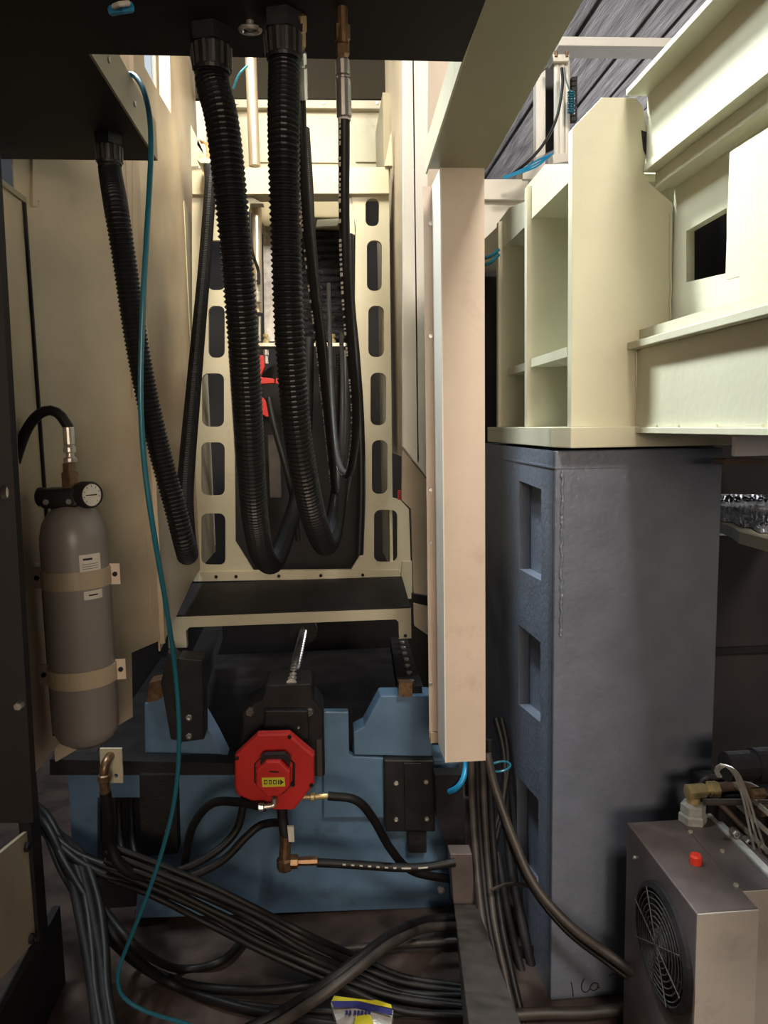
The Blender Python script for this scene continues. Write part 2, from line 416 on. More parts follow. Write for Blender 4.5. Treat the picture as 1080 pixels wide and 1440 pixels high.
# triangular gusset bracket with wires
t = thing('gusset_bracket', 'triangular beige bracket on the left end of the frame header', 'bracket')
MB().ploop([[(268, 175), (291, 224), (291, 232), (269, 234)],[(278,195),(284,207),(286,216),(280,212),(277,203)]], YF-.03, .004).build('web', M['frame'], t)
MB().ploop([[(276, 223), (306, 222), (304, 229), (282, 229)]], YF-.16, .13).build('ledge', M['frame'], t)
g = 'orange wires through the bracket'
for k in range(3):
    cable('thin orange wire, %s of three looping through the triangular bracket' % ('left', 'middle', 'right')[k], hosepts([(281+k, 197+2*k, 2.84), (289+k, 203, 2.80), (293+k, 224, 2.78)]), .0025, 'copperwire', 'wire', 'wire', g, n=6)
t = thing('gusset_bracket', 'narrow beige gusset on the right end of the frame header', 'bracket')
MB().ploop([[(550, 185), (552, 233), (541, 233)]], YF-.03, .03).build('web', M['frame'], t)

#======================================================================= SLOTTED FRAME
t = thing('slotted_frame', 'tall beige U shaped machine frame with rounded slots down both legs', 'frame')
def pr(x0, y0, x1, y1, r=None):
    return rrect(x0, y0, x1, y1, r or min((x1-x0)*.42, 9))
ll = [(292, 338, 317, 408), (293, 430, 316, 503), (284, 525, 315, 600), (283, 622, 316, 697), (283, 722, 317, 795)]
outl = [(270, 272), (322, 272), (321, 500), (330, 640), (331, 762), (357, 804), (268, 804), (270, 560)]
MB().ploop([outl]+[pr(*h) for h in ll], YF, .02).build('left_leg', M['frame'], t)
rl = [(514, 279, 533, 318), (516, 338, 537, 409), (518, 430, 540, 502), (521, 524, 543, 598), (523, 619, 545, 695), (526, 717, 559, 791)]
outr = [(494, 272), (547, 272), (552, 700), (563, 703), (575, 716), (578, 806), (492, 804), (512, 772), (511, 640), (499, 480), (500, 320)]
MB().ploop([outr]+[pr(*h) for h in rl], YF, .02).build('right_leg', M['frame'], t)
MB().ploop([[(269, 236), (547, 235), (548, 272), (270, 273)]], YF-.02, .10).build('header', M['frame'], t, bevel=.003)
MB().ploop([[(345, 272), (370, 286), (352, 286), (349, 300), (349, 345), (321, 345), (322, 272)]], YF+.004, .05).build('corner_gusset', M['frame'], t)
MB().ploop([[(480, 272), (497, 272), (499, 330), (492, 330), (488, 310), (478, 290)]], YF+.004, .05).build('corner_gusset', M['frame'], t)
for px, X_ in ((321, 1), (511, -1)):
    x = at(px, 640, Y=YF+.03).x
    z1 = at(px, 290, Y=YF).z; z0 = at(px, 700, Y=YF).z
xo = at(270, 640, Y=YF).x
MB().box(xo, YF+.02, at(270, 800, Y=YF).z, xo+.012, YF+.4, at(270, 280, Y=YF).z).build('side_web', M['frame'], t)
xo = at(551, 640, Y=YF).x
MB().box(xo-.012, YF+.02, at(551, 800, Y=YF).z, xo, YF+.4, at(551, 280, Y=YF).z).build('side_web', M['frame'], t)
MB().ploop([[(272, 804), (562, 801), (564, 813), (272, 818)]], YF-.012, .03).build('bottom_strip', M['frame'], t, bevel=.002)
for px in (304, 332, 392, 451, 510): bolt(t, at(px, 811-(px-304)*.012, Y=YF-.012), (0, -1, 0), .007, .006, 'dark')
MB().ploop([[(566, 790), (579, 790), (580, 842), (571, 842), (564, 813)]], YF-.016, .03).build('lower_tab', M['frame'], t)
for px, py, qx, qy in ((330, 500, 326, 800), (321, 330, 329, 700)):
    pass
# bracket shelf
t = thing('bracket_shelf', 'beige U shaped bracket with dark oily top below the slotted frame', 'shelf')
YU = 2.40
zt = at(400, 862, Y=YU).z
xa, xb = at(235, 868, Y=YU).x, at(578, 858, Y=YU).x
xa2, xb2 = at(262, 900, Y=YU).x, at(561, 895, Y=YU).x
zt2 = zt-.036; zl = at(250, 911, Y=YU).z
MB().plate([[(xa, zt), (xa, zl), (xa2, zl), (xa2, zt2-.012), (xa2+.012, zt2), (xb2-.01, zt2), (xb2, zt2-.01), (xb2, zl), (xb, zl), (xb, zt)]], (0, YU, 0), (1, 0, 0), (0, 0, 1), (0, 1, 0), .03).build('front_flange', M['frame'], t)
mb = MB()
a = [(xa+.004, YU+.001, zt), (xb-.002, YU+.001, zt), (xb+.02, YF-.02, zt+.004), (at(272, 820, Y=YF).x, YF-.02, zt+.004)]
mb.frustum([Vector(q)+Vector((0, 0, .006)) for q in a], a); mb.build('top_sheet', M['dark'], t)
bolt(t, (at(570, 894, Y=YU).x, YU, at(570, 894, Y=YU).z), (0, -1, 0), .006, .003, 'ink', 'screw', False)
bolt(t, (at(243, 903, Y=YU).x, YU, at(243, 903, Y=YU).z), (0, -1, 0), .006, .003, 'ink', 'screw', False)

#======================================================================= INSIDE THE FRAME
structure(MB().box(-1.3, 4.2, FL, .62, 4.24, 3.1).build('wall_shade', M['black']))  # black wall added to make the frame interior dark
t = thing('back_panel', 'beige panel with a top lip seen above the frame header', 'panel')
MB().ploop([[(290, 150), (541, 152), (541, 245), (290, 245)]], 3.5, .01).build('sheet', M['frame'], t)
MB().ploop([[(290, 139), (541, 141), (541, 153), (290, 151)]], 3.47, .04).build('top_lip', M['frame'], t, bevel=.003)
MB().ploop([[(352, 158), (352, 228), (476, 229), (476, 160)]], 3.492, .008).build('raised_panel', M['frame'], t, bevel=.003)
MB().ploop([[(500, 175), (534, 176), (534, 228), (500, 228)]], 3.492, .008).build('raised_panel', M['frame'], t, bevel=.003)
for px in (333, 455, 530): bolt(t, at(px, 145, Y=3.47), (0, -1, 0), .006, .004, 'steel', 'screw', False)
t = thing('upper_crossplate', 'olive crossplate coloured for shade behind the hanging hoses under the overhead sheet', 'panel')
MB().ploop([[(240, 40), (548, 40), (548, 139), (240, 138)]], 3.62, .03).build('sheet', M['olive_shaded'], t)  # shade under the overhead sheet put into the colour
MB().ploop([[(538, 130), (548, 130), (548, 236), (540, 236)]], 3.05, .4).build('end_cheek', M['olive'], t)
t = thing('inner_housing', 'beige machined housing behind the hoses just under the frame header', 'housing')
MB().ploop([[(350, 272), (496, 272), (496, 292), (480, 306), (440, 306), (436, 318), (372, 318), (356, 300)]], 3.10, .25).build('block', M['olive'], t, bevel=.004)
MB().ploop([[(446, 309), (478, 307), (474, 317), (444, 319)]], 3.08, .02).build('rib', M['frame'], t)
MB().ploop([[(370, 318), (388, 318), (386, 480), (372, 480)]], 3.2, .03).build('guide_bar', M['steel'], t)
# bellows cover of folds
t = thing('bellows_cover', 'black glossy folded bellows behind the hoses inside the slotted frame', 'bellows')
YBl = 3.30
x0, x1 = at(425, 400, Y=YBl).x, at(492, 400, Y=YBl).x
zA, zB = at(450, 322, Y=YBl).z, at(450, 482, Y=YBl).z
nf = 15; dz = (zA-zB)/nf; proto = None
for k in range(nf):
    if proto is None:
        mb = MB(); mb.frustum([(x0, YBl, 0), (x1, YBl, 0), (x1, YBl+.05, 0), (x0, YBl+.05, 0)], [(x0, YBl-.022, -dz*.55), (x1, YBl-.022, -dz*.55), (x1, YBl+.05, -dz*.55), (x0, YBl+.05, -dz*.55)])
        mb.frustum([(x0, YBl-.022, -dz*.56), (x1, YBl-.022, -dz*.56), (x1, YBl+.05, -dz*.56), (x0, YBl+.05, -dz*.56)], [(x0, YBl, -dz), (x1, YBl, -dz), (x1, YBl+.05, -dz), (x0, YBl+.05, -dz)])
        proto = o = mb.build('fold', M['bellows']); base = o.location.copy()
    else:
        o = proto.copy(); link(o)
    o.parent = None; o.location = base+Vector((0, -.002*(k % 3), zA-k*dz)); o.rotation_euler = (0, random.uniform(-.02, .02), random.uniform(-.03, .03)); attach(o, t)
t = thing('valve_plate', 'thin steel plate with two brass fittings behind the hoses', 'plate')
MB().ploop([[(360, 482), (492, 482), (492, 487), (360, 487)]], 3.06, .12).build('plate', M['zinc'], t)
for px in (374, 468):
    c = at(px, 482, Y=3.09)
    MB().lathe([(.010, -.012), (.012, 0), (.012, .010), (.007, .014), (.007, .022), (.011, .024), (.011, .034), (0, .036)], c, (0, 0, 1), 8).build('brass_fitting', M['brass'], t)
c = at(374, 492, Y=3.09); MB().lathe([(.010, 0), (.010, .02), (.007, .025), (.008, .055)], c, (0, 0, -1), 12).build('lower_fitting', M['zinc'], t)
t = thing('red_clamp', 'red painted clamp with curved arms glimpsed between the thick hoses', 'clamp')
MB().ploop([[(359, 498), (370, 500), (372, 516), (366, 530), (386, 533), (386, 539), (366, 540), (366, 556), (380, 570), (384, 586), (374, 586), (360, 576)]], 3.04, .04).build('body', M['red'], t, bevel=.002)
MB().ploop([[(388, 532), (404, 533), (404, 540), (388, 539)]], 3.045, .03).build('arm', M['red'], t)
MB().ploop([[(428, 580), (438, 570), (439, 586), (430, 588)]], 3.045, .03).build('arm', M['red'], t)
t = thing('guide_rods', 'thin steel rods below the red clamp', 'rod')
MB().cyl(at(367, 575, Y=3.1), at(371, 660, Y=3.1), .006).build('rod', M['steel'], t)
MB().box(at(376, 590, Y=3.1).x, 3.1, at(376, 700, Y=3.1).z, at(392, 590, Y=3.1).x, 3.14, at(376, 612, Y=3.1).z).build('rusty_bar', M['dusty'], t)
t = thing('black_shading', 'black apron sheet standing in for darkness low in the slotted frame opening', 'shading')
MB().ploop([[(325, 560), (400, 500), (515, 492), (515, 803), (325, 805)]], 3.32, .01).build('sheet', M['black'], t)  # black sheet paints the unlit depth behind the hoses
# vertical gas spring
t = thing('gas_strut', 'vertical pale metal cylinder rod left of the thick centre hose', 'cylinder')
MB().lathe([(.0, 0), (.021, .004), (.021, .66), (.012, .67), (.012, .70)], at(358, 235, Y=2.95), at(353, 90, Y=2.95)-at(358, 235, Y=2.95), 20).build('barrel', M['satin'], t)
MB().lathe([(.0, 0), (.009, .0), (.009, .02), (.014, .02), (.014, .035), (0, .035)], at(353.5, 100, Y=2.95), (0, 0, 1), 12).build('cap_fitting', M['zinc'], t)
MB().cyl(at(362, 440, Y=2.99), at(360, 285, Y=2.99), .021).build('lower_barrel', M['satin'], t)
MB().cyl(at(365, 480, Y=2.99), at(365, 445, Y=2.99), .006).build('rod', M['zinc'], t)
MB().lathe([(.014, 0), (.014, .035), (.010, .04), (.010, .075), (.013, .08), (.013, .1)], at(363, 425, Y=2.94), (0, 0, 1), 12).build('hose_fitting', M['zinc'], t)
cable('thin teal air tube entering beside the pale cylinder rod top', hosepts([(328, 125, 2.8), (336, 105, 2.78), (348, 92, 2.78)]), .004, 'teal', 'tube', 'air_tube')
cable('thin black tube along the lower part of the pale cylinder rod', hosepts([(352, 300, 2.9), (354, 350, 2.9), (363, 380, 2.92), (364, 400, 2.92)]), .006, 'rubber', 'tube', 'air_tube')

#======================================================================= RIGHT COVER
t = thing('right_cover', 'cream sheet metal cover between the slotted frame and the pillar', 'panel')
YR = 2.30
x = at(552, 400, Y=YF).x
MB().box(x+.012, YR, at(560, 640, Y=YF).z, x+.016, YF+.3, 3.0).build('inner_sheet', M['beige'], t)
MB().ploop([[(567, 20), (604, 20), (600, 672), (566, 628)]], YR, .02).build('front_strip', M['white'], t, bevel=.004)  # whiter colour carries the light this strip faces
MB().ploop([[(600, 20), (660, 20), (660, 262), (601, 262)]], YR+.06, .01).build('rear_sheet', M['pillar'], t)
MB().ploop([[(566, 632), (600, 674), (606, 838), (582, 834), (578, 716), (565, 703)]], YR+.05, .02).build('lower_sheet', M['beige'], t)
MB().ploop([[(582, 848), (606, 854), (606, 896), (583, 880)]], YR+.05, .02).build('bottom_sheet', M['beige'], t)
MB().ploop([[(580, 836), (606, 840), (606, 853), (580, 847)]], YR+.055, .03).build('dark_strip', M['dark'], t)
bolt(t, at(583, 628, Y=YR), (0, -1, 0), .004, .003, 'steel', 'screw', False)
MB().ploop([[(560, 690), (564, 690), (564, 703), (560, 703)]], YR+.3, .02).build('orange_marker', M['redcap'], t)

#======================================================================= GAS CYLINDER
cx = at(107, 800, Y=1.56).x; cy = 1.56
zt_, zb_ = at(105, 708, Y=cy).z, at(112, 1040, Y=cy).z
R = .0665
Ht = zt_-zb_
t = thing('gas_cylinder', 'grey accumulator gas cylinder with gauge strapped to the beige panel', 'gas cylinder')
prof = [(0, -.012), (R*.55, -.006), (R*.85, .008), (R, .03), (R, Ht-.085), (R*.985, Ht-.065), (R*.9, Ht-.040), (R*.72, Ht-.018), (R*.45, Ht-.004), (.020, Ht), (.020, Ht+.022), (0, Ht+.022)]
MB().lathe(prof, (cx, cy, zb_), (0, 0, 1), 48).build('bottle', M['tank'], t, smooth=True)
MB().lathe([(.019, 0), (.019, .02), (.021, .022), (.021, .03)], (cx, cy, zt_), (0, 0, 1), 16).build('neck_ring', M['steel'], t)
zv = at(100, 698, Y=cy).z
vb = MB().box(cx-.052, cy-.03, zv-.022, cx+.02, cy+.03, zv+.018).build('valve_block', M['blackm'], t, bevel=.006)
MB().lathe([(.0, 0), (.02, 0), (.02, .012), (.015, .016), (0, .016)], (cx-.052, cy, zv), (-1, 0, 0), 16).build('side_cap', M['blackm'], vb)
for dx in (-.04, .005): bolt(vb, (cx+dx, cy-.03, zv-.008), (0, -1, 0), .006, .004, 'steel')
gd = Vector((.80, -.60, .02)).normalized(); gc = at(128, 696, Y=cy-.02)-gd*.012
gg = MB().lathe([(.0, -.03), (.010, -.03), (.010, -.018), (.0255, -.018), (.0275, -.012), (.0275, .012), (.0255, .016), (.023, .016), (.023, .012), (0, .012)], gc, gd, 28).build('pressure_gauge', M['dark'], t, smooth=True)
MB().lathe([(.0228, .0125), (.0228, .0135), (0, .0135)], gc, gd, 28).build('dial', M['paper'], gg)
u = Vector((0, 0, 1)).cross(gd).normalized(); cc = gc+gd*.0145
MB().plate([[(-.014, -.001), (.012, -.0015), (.012, .0015), (-.014, .001)]], cc, u, (0, 0, 1), gd, .0006).build('needle', M['ink'], gg)
for k in range(9):
    a = math.radians(-45+k*33.75); q = cc+u*math.cos(a)*.018+Vector((0, 0, 1))*math.sin(a)*.018
    MB().plate([[(-.0006, -.002), (.0006, -.002), (.0006, .002), (-.0006, .002)]], q, u*math.sin(a)+Vector((0,0,-1))*math.cos(a), u*math.cos(a)+Vector((0,0,1))*math.sin(a), gd, .0004).build('dial_mark', M['ink'], gg)
fc = (at(99, 680, Y=cy).x, cy, zv+.018); fx = at(98.5, 640, Y=cy).x
MB().lathe([(.018, 0), (.018, .03), (.014, .034), (.014, .05)], fc, (0, 0, 1), 6).build('top_fitting', M['copper'], t)
MB().lathe([(.009, .05), (.013, .053), (.013, .060), (.008, .063), (.008, .07), (.012, .073), (.012, .082), (.009, .086), (.011, .089), (.011, .122), (.0095, .124)], (fx, cy, zv+.018), (0, 0, 1), 16).build('hose_ferrule', M['zinc'], t)
for (pya, pyb, py2) in ((805, 832, 798), (946, 973, 935)):
    z = at(107, (pya+pyb)/2, Y=cy-R).z
    mb = MB(); rr = R+.0025; hh = .0185
    pts = [];
    for s in (1,):
        ring = []
        for k in range(25):
            a = math.radians(172+k*(206/24)); ring.append((cx+rr*math.cos(a), cy+rr*math.sin(a)*1.0))
    inner = [(cx+(R-.0005)*math.cos(math.radians(172+k*206/24)), cy+(R-.0005)*math.sin(math.radians(172+k*206/24))) for k in range(25)]
    mb.plate([ring+inner[::-1]], (0, 0, z-hh), (1, 0, 0), (0, 1, 0), (0, 0, 1), hh*2)
    st = mb.build('strap', M['beige'], t, smooth=False)
    e0 = Vector((cx-R-.001, cy-.02, z)); eA = onA(66, 0); 
    MB().box(cx-R-.020, cy-.010, z-.022, cx-R+.001, cy-.006, z+.022).build('strap_ear', M['pillar'], st)
    MB().box(cx+R-.001, cy+.006, z-.022, cx+R+.020, cy+.010, z+.022).build('strap_ear', M['pillar'], st)
    bolt(st, (cx-R-.010, cy-.010, z), (0, -1, 0), .0055, .004, 'dark')
    bolt(st, (cx+R+.010, cy+.006, z), (0, -1, 0), .0055, .004, 'dark')
def wrap_label(name, a0, a1, z0, z1, par, m='paper', off=.001):
    n = 8; rr = R+off
    o_ = [(cx+rr*math.cos(math.radians(a0+(a1-a0)*k/n)), cy+rr*math.sin(math.radians(a0+(a1-a0)*k/n))) for k in range(n+1)]
    i_ = [(cx+(rr-.0006)*math.cos(math.radians(a0+(a1-a0)*k/n)), cy+(rr-.0006)*math.sin(math.radians(a0+(a1-a0)*k/n))) for k in range(n+1)]
    return MB().plate([o_+i_[::-1]], (0, 0, z0), (1, 0, 0), (0, 1, 0), (0, 0, 1), z1-z0).build(name, M[m], par)
lb = wrap_label('label', -66, -28, at(136, 802, Y=cy-.04).z, at(136, 778, Y=cy-.04).z, t)
wrap_label('print', -60, -44, at(136, 786, Y=cy-.04).z, at(136, 783, Y=cy-.04).z, lb, 'ink', .0016)
for k in range(3): wrap_label('print', -62, -34, at(136, 792+k*3.2, Y=cy-.04).z, at(136, 791+k*3.2, Y=cy-.04).z, lb, 'tank', .0016)
lb = wrap_label('label', -62, -28, at(136, 841, Y=cy-.04).z, at(136, 829, Y=cy-.04).z, t)
wrap_label('print', -54, -38, at(136, 836, Y=cy-.04).z, at(136, 834, Y=cy-.04).z, lb, 'ink', .0016)
top = Vector((fx, cy, zv+.018+.124))
cable('thick black hose arching from the gas cylinder behind the black door', [top-Vector((0, 0, .012)), top, at(94, 598, Y=cy), at(84, 583, Y=cy), at(69, 577, Y=cy), at(52, 585, Y=cy), at(36, 608, Y=cy), at(20, 655, Y=cy-.01), at(6, 715, Y=cy-.03)], .0105, 'rubber', 'hose', 'hose')
cable('thin black line dropping from the gas cylinder valve behind the bottle', [(cx-.045, cy+.02, zv-.02), (cx-.055, cy+.035, zv-.08), (cx-.078, cy+.03, zv-.16), (cx-.079, cy+.03, zb_)], .004, 'rubber', 'tube', 'air_tube')

#======================================================================= FITTING PLATE UNDER THE CYLINDER
YM = 1.95
t = thing('fitting_plate', 'small beige plate with brass elbow fitting below the gas cylinder', 'plate')
MB().ploop([[(140, 1053), (171, 1053), (173, 1101), (142, 1101)], [(163+3.2*math.cos(k), 1091+3.2*math.sin(k)) for k in [i*math.pi/5 for i in range(10)]]], YM, .008).build('plate', M['frame'], t, bevel=0)
c = at(155, 1063, Y=YM)
MB().tube([c, c+Vector((0, -.03, 0)), c+Vector((-.004, -.042, -.012)), c+Vector((-.006, -.042, -.04))], .012, n=12).build('elbow', M['copper'], t)
MB().lathe([(.013, .03), (.017, .033), (.017, .048), (.013, .052), (.013, .09)], c+Vector((-.006, -.042, 0)), (0, 0, -1), 12).build('ferrule', M['copper'], t)
d = c+Vector((-.006, -.042, -.08))
cable('black hose dropping from the brass elbow below the gas cylinder', [d, at(153, 1150, Y=YM-.03), at(155, 1185, Y=YM), at(175, 1222, Y=YM), at(230, 1240, Y=2.0)], .015, 'rubber', 'hose', 'hose')

#======================================================================= BLUE MACHINE BASE
t = thing('machine_base', 'blue painted cast machine base standing on the floor behind the cables', 'machine base')
YBs = 2.26
MB().ploop([[(95, 1088), (197, 1088), (197, 1122), (137, 1122), (137, 1207), (122, 1200), (110, 1212), (102, 1210)]], YBs-.02, .03).build('left_web', M['blue'], t, bevel=.003)
MB().ploop([[(200, 1086), (497, 1086), (497, 1064), (520, 1064), (640, 1066), (641, 1276), (190, 1292), (196, 1215), (200, 1210)]], YBs, .10).build('front_wall', M['blue'], t, bevel=.004)
MB().box(at(96, 1100, Y=YBs).x, YBs+.11, FL, at(640, 1100, Y=YBs).x, 3.6, at(300, 1100, Y=YBs).z).build('body', M['dark'], t)  # dark colour paints the unlit pit behind the blue front wall
MB().ploop([[(455, 1001), (490, 1001), (491, 1060), (497, 1064), (540, 1066), (540, 1150), (455, 1150)]], YBs-.03, .03).build('centre_web', M['blue'], t, bevel=.003)
MB().ploop([[(497, 1030), (512, 1022), (535, 979), (607, 978), (608, 1064), (498, 1062)]], YBs-.03, .08).build('right_cheek', M['blue'], t, bevel=.004)
MB().ploop([[(606, 1072), (645, 1072), (646, 1088), (608, 1088)]], YBs-.01, .05).build('corner_pad', M['blue'], t)
MB().ploop([[(203, 990), (226, 978), (285, 1010), (302, 1040), (318, 1072), (204, 1074)]], YBs+.04, .10).build('left_cheek', M['blue'], t, bevel=.004)
MB().ploop([[(210, 960), (232, 955), (238, 975), (222, 985), (206, 988)]], YBs+.02, .06).build('rusty_lug', M['copper'], t)
MB().ploop([[(70, 1068), (345, 1074), (345, 1090), (70, 1090)]], YBs-.035, .06).build('cross_rail', M['dark'], t)
MB().ploop([[(190, 1280), (545, 1280), (540, 1346), (200, 1350)]], YBs+.05, .2).build('plinth', M['dark'], t)
t = thing('side_block', 'black steel block with two bolts at the left of the ball screw', 'block')
MB().ploop([[(250, 925), (285, 928), (287, 1040), (250, 1045), (244, 980)]], YBs-.06, .08).build('block', M['blackm'], t, bevel=.004)
for py in (1009, 1035): bolt(t, at(266, py, Y=YBs-.06), (0, -1, 0), .010, .006, 'steel')
MB().ploop([[(236, 915), (251, 926), (246, 990), (262, 1044), (240, 1040), (226, 960)]], YBs-.05, .06).build('side_plate', M['blackm'], t, bevel=.003)
t = thing('dark_mount', 'dark vertical mount left of the blue base front', 'mount')
MB().ploop([[(196, 1090), (247, 1090), (250, 1200), (198, 1205)]], YBs-.05, .05).build('plate', M['dark'], t)
for px, py in ((250, 1165), (160, 1182), (172, 1182)): pass
bolt(t, at(236, 1168, Y=YBs-.05), (0, -1, 0), .008, .008, 'steel')
t = thing('bolted_block', 'black rectangular block with four bolts on the blue base', 'block')
yb = YBs-.06
MB().ploop([[(540, 1069), (611, 1069), (612, 1170), (542, 1170)]], yb, .06).build('block', M['blackm'], t, bevel=.004)
MB().ploop([[(568, 1073), (592, 1073), (594, 1168), (570, 1168)]], yb-.008, .01).build('centre_rib', M['blackm'], t, bevel=.002)
MB().ploop([[(573, 1170), (600, 1170), (600, 1200), (575, 1200)]], yb+.02, .04).build('lower_tongue', M['dark'], t, bevel=.003)
for px, py in ((557, 1101), (599, 1099), (557, 1152), (600, 1151)): bolt(t, at(px, py, Y=yb), (0, -1, 0), .008, .006, 'zinc')
t = thing('linear_guide', 'dark oily linear guide rail with bolt heads below the bracket shelf right end', 'guide rail')
a, b = at(580, 978, Y=2.25), at(563, 905, Y=3.2)
MB().frustum([a+Vector((-.045, 0, -.03)), a+Vector((.03, 0, -.03)), a+Vector((.03, 0, .03)), a+Vector((-.045, 0, .03))], [b+Vector((-.045, 0, -.03)), b+Vector((.03, 0, -.03)), b+Vector((.03, 0, .03)), b+Vector((-.045, 0, .03))]).build('rail', M['dark'], t)
for k in range(7):
    q = a.lerp(b, .05+k*.13)+Vector((.0, 0, .03)); bolt(t, q, (0, 0, 1), .011, .010, 'steel', 'rail_bolt')
MB().ploop([[(561, 960), (580, 960), (580, 980), (561, 980)]], 2.20, .03).build('rusty_pad', M['copper'], t)
t = thing('linear_guide', 'dark linear guide rail at the left below the bracket shelf', 'guide rail')
a, b = at(262, 985, Y=2.32), at(300, 890, Y=3.3)
MB().frustum([a+Vector((-.04, 0, -.03)), a+Vector((.04, 0, -.03)), a+Vector((.04, 0, .03)), a+Vector((-.04, 0, .03))], [b+Vector((-.04, 0, -.03)), b+Vector((.04, 0, -.03)), b+Vector((.04, 0, .03)), b+Vector((-.04, 0, .03))]).build('rail', M['dark'], t)

#======================================================================= BALL SCREW AND SERVO MOTOR
t = thing('ball_screw', 'shiny threaded ball screw running back under the shelf from motor mount', 'screw')
a, b = at(410, 962, Y=2.12), at(427, 886, Y=2.9)
P = [a.lerp(b, k/2) for k in range(3)]
mb = MB(); mb.tube(P, .0165, n=14, ribs=.036, depth=.32); mb.build('threaded_shaft', M['steel'], t, smooth=False)
MB().lathe([(0, 0), (.055, 0), (.055, .03), (.04, .03), (.04, .10), (0, .10)], b-(b-a).normalized()*.02, b-a, 24).build('ball_nut', M['dark'], t)
t = thing('motor_mount', 'black cast motor mount block with two bolts behind the red motor', 'mount')
ym = 2.10
MB().ploop([[(373, 964), (438, 962), (442, 985), (455, 1003), (457, 1092), (338, 1092), (340, 1003), (367, 985)]], ym, .14).build('casting', M['blackm'], t, bevel=.006)
MB().ploop([[(372, 1000), (433, 1000), (435, 1040), (370, 1040)]], ym-.03, .03).build('step', M['blackm'], t, bevel=.004)
for px in (352, 435): bolt(t, at(px, 1000, Y=ym), (0, -1, 0), .013, .014, 'worn')
MB().ploop([[(445, 1040), (452, 1040), (453, 1092), (446, 1092)]], ym-.012, .012).build('side_strip', M['dusty'], t)
bolt(t, at(420, 1023, Y=ym-.03), (0, -1, 0), .004, .003, 'zinc', 'screw')
t = thing('servo_motor', 'red octagonal servo motor with yellow label in front of the blue base', 'motor')
yr = 1.96
octo = [(364, 1034), (406, 1033), (442, 1060), (443, 1107), (416, 1139), (390, 1139), (331, 1116), (330, 1063)]
octo = [(362, 1034), (408, 1033), (442, 1062), (442, 1103), (414, 1139), (384, 1139), (334, 1119), (330, 1108), (330, 1064)]
MB().ploop([octo], yr, .035).build('housing', M['red'], t, bevel=.006)
MB().lathe([(.085, 0), (.085, .12)], at(386, 1084, Y=yr+.03), (0, 1, 0), 24).build('rear_body', M['blackm'], t)
def ring8(px, py, r, Y, rot=22.5, sy=1):
    return [(px+r*math.cos(math.radians(rot+45*k)), py+r*sy*math.sin(math.radians(rot+45*k))) for k in range(8)]
MB().ploop([ring8(386, 1088, 31, yr)], yr-.012, .012).build('dark_gasket', M['dark'], t)
MB().ploop([ring8(385, 1088, 28, yr)], yr-.03, .02).build('rear_collar', M['red'], t, bevel=.003)
en = MB(); en.ploop([ring8(384, 1096, 26, yr, 22.5)], yr-.07, .05); en = en.build('encoder_cap', M['red'], t, bevel=.004)
yl = MB().ploop([[(368, 1094), (400, 1093), (401, 1106), (369, 1107)]], yr-.0715, .0015).build('label', M['yellow'], en)
for (x0_, x1_) in ((371, 376), (378, 382), (384, 389), (391, 393)):
    MB().ploop([[(x0_, 1097), (x1_, 1097), (x1_, 1103), (x0_, 1103)], [(x0_+1.2, 1098.3), (x1_-1.0, 1098.3), (x1_-1.0, 1101.7), (x0_+1.2, 1101.7)]] if x1_-x0_ > 3 else [[(x0_, 1097), (x1_, 1097), (x1_, 1103), (x0_, 1103)]], yr-.0722, .0007).build('print', M['ink'], yl)
MB().ploop([[(394, 1096), (399, 1100), (394, 1104)]], yr-.0722, .0007).build('print', M['ink'], yl)
MB().ploop([[(379, 1084), (392, 1085), (392, 1087), (379, 1086)]], yr-.0715, .001).build('cast_mark', M['dark'], en)
for px, py in ((333, 1066), (407, 1036), (438, 1104), (412, 1103), (371, 1064), (402, 1063)):
    bolt(t, at(px, py, Y=yr if px not in (371, 402, 412) else yr-.012), (0, -1, 0), .006, .005, 'dark')
MB().ploop([[(366, 1066), (371, 1062), (401, 1061), (409, 1069), (407, 1078), (399, 1068), (373, 1069), (366, 1076)]], yr-.05, .02).build('cap_bracket', M['dark'], t)
c = at(386, 1128, Y=yr-.03)
MB().tube([c+Vector((0, 0, .012)), c, c+Vector((-.004, -.002, -.008)), c+Vector((-.032, -.004, -.010))], .007, n=10, step=.004).build('cable_elbow', M['zinc'], t)
MB().lathe([(.009, 0), (.011, .002), (.011, .014), (.008, .016)], c+Vector((-.028, -.004, -.010)), (-1, 0, 0), 8).build('cable_nut', M['zinc'], t)
c = at(430, 1121, Y=yr+.02)
mf = MB().lathe([(.006, -.02), (.006, .012), (.012, .014), (.012, .024), (.008, .026), (.008, .062), (.006, .064)], c, (1, -.03, .01), 12).build('side_fitting', M['brass'], t)
cm = c+Vector((.062, 0, 0))
cable('black hose curving down from the right side of the red motor', [cm, at(500, 1125, Y=yr+.02), at(524, 1150, Y=2.0), at(550, 1195, Y=2.06), at(580, 1225, Y=2.12), at(632, 1236, Y=2.15)], .0125, 'rubber', 'hose', 'hose')
cable('black cable looping from the left side of the red motor down to floor bundle', [at(372, 1135, Y=yr-.03), at(335, 1128, Y=2.0), at(298, 1130, Y=2.04), at(272, 1160, Y=2.06), at(262, 1200, Y=2.08), at(258, 1232, Y=2.08)], .0125, 'rubber', 'cable', 'cable')
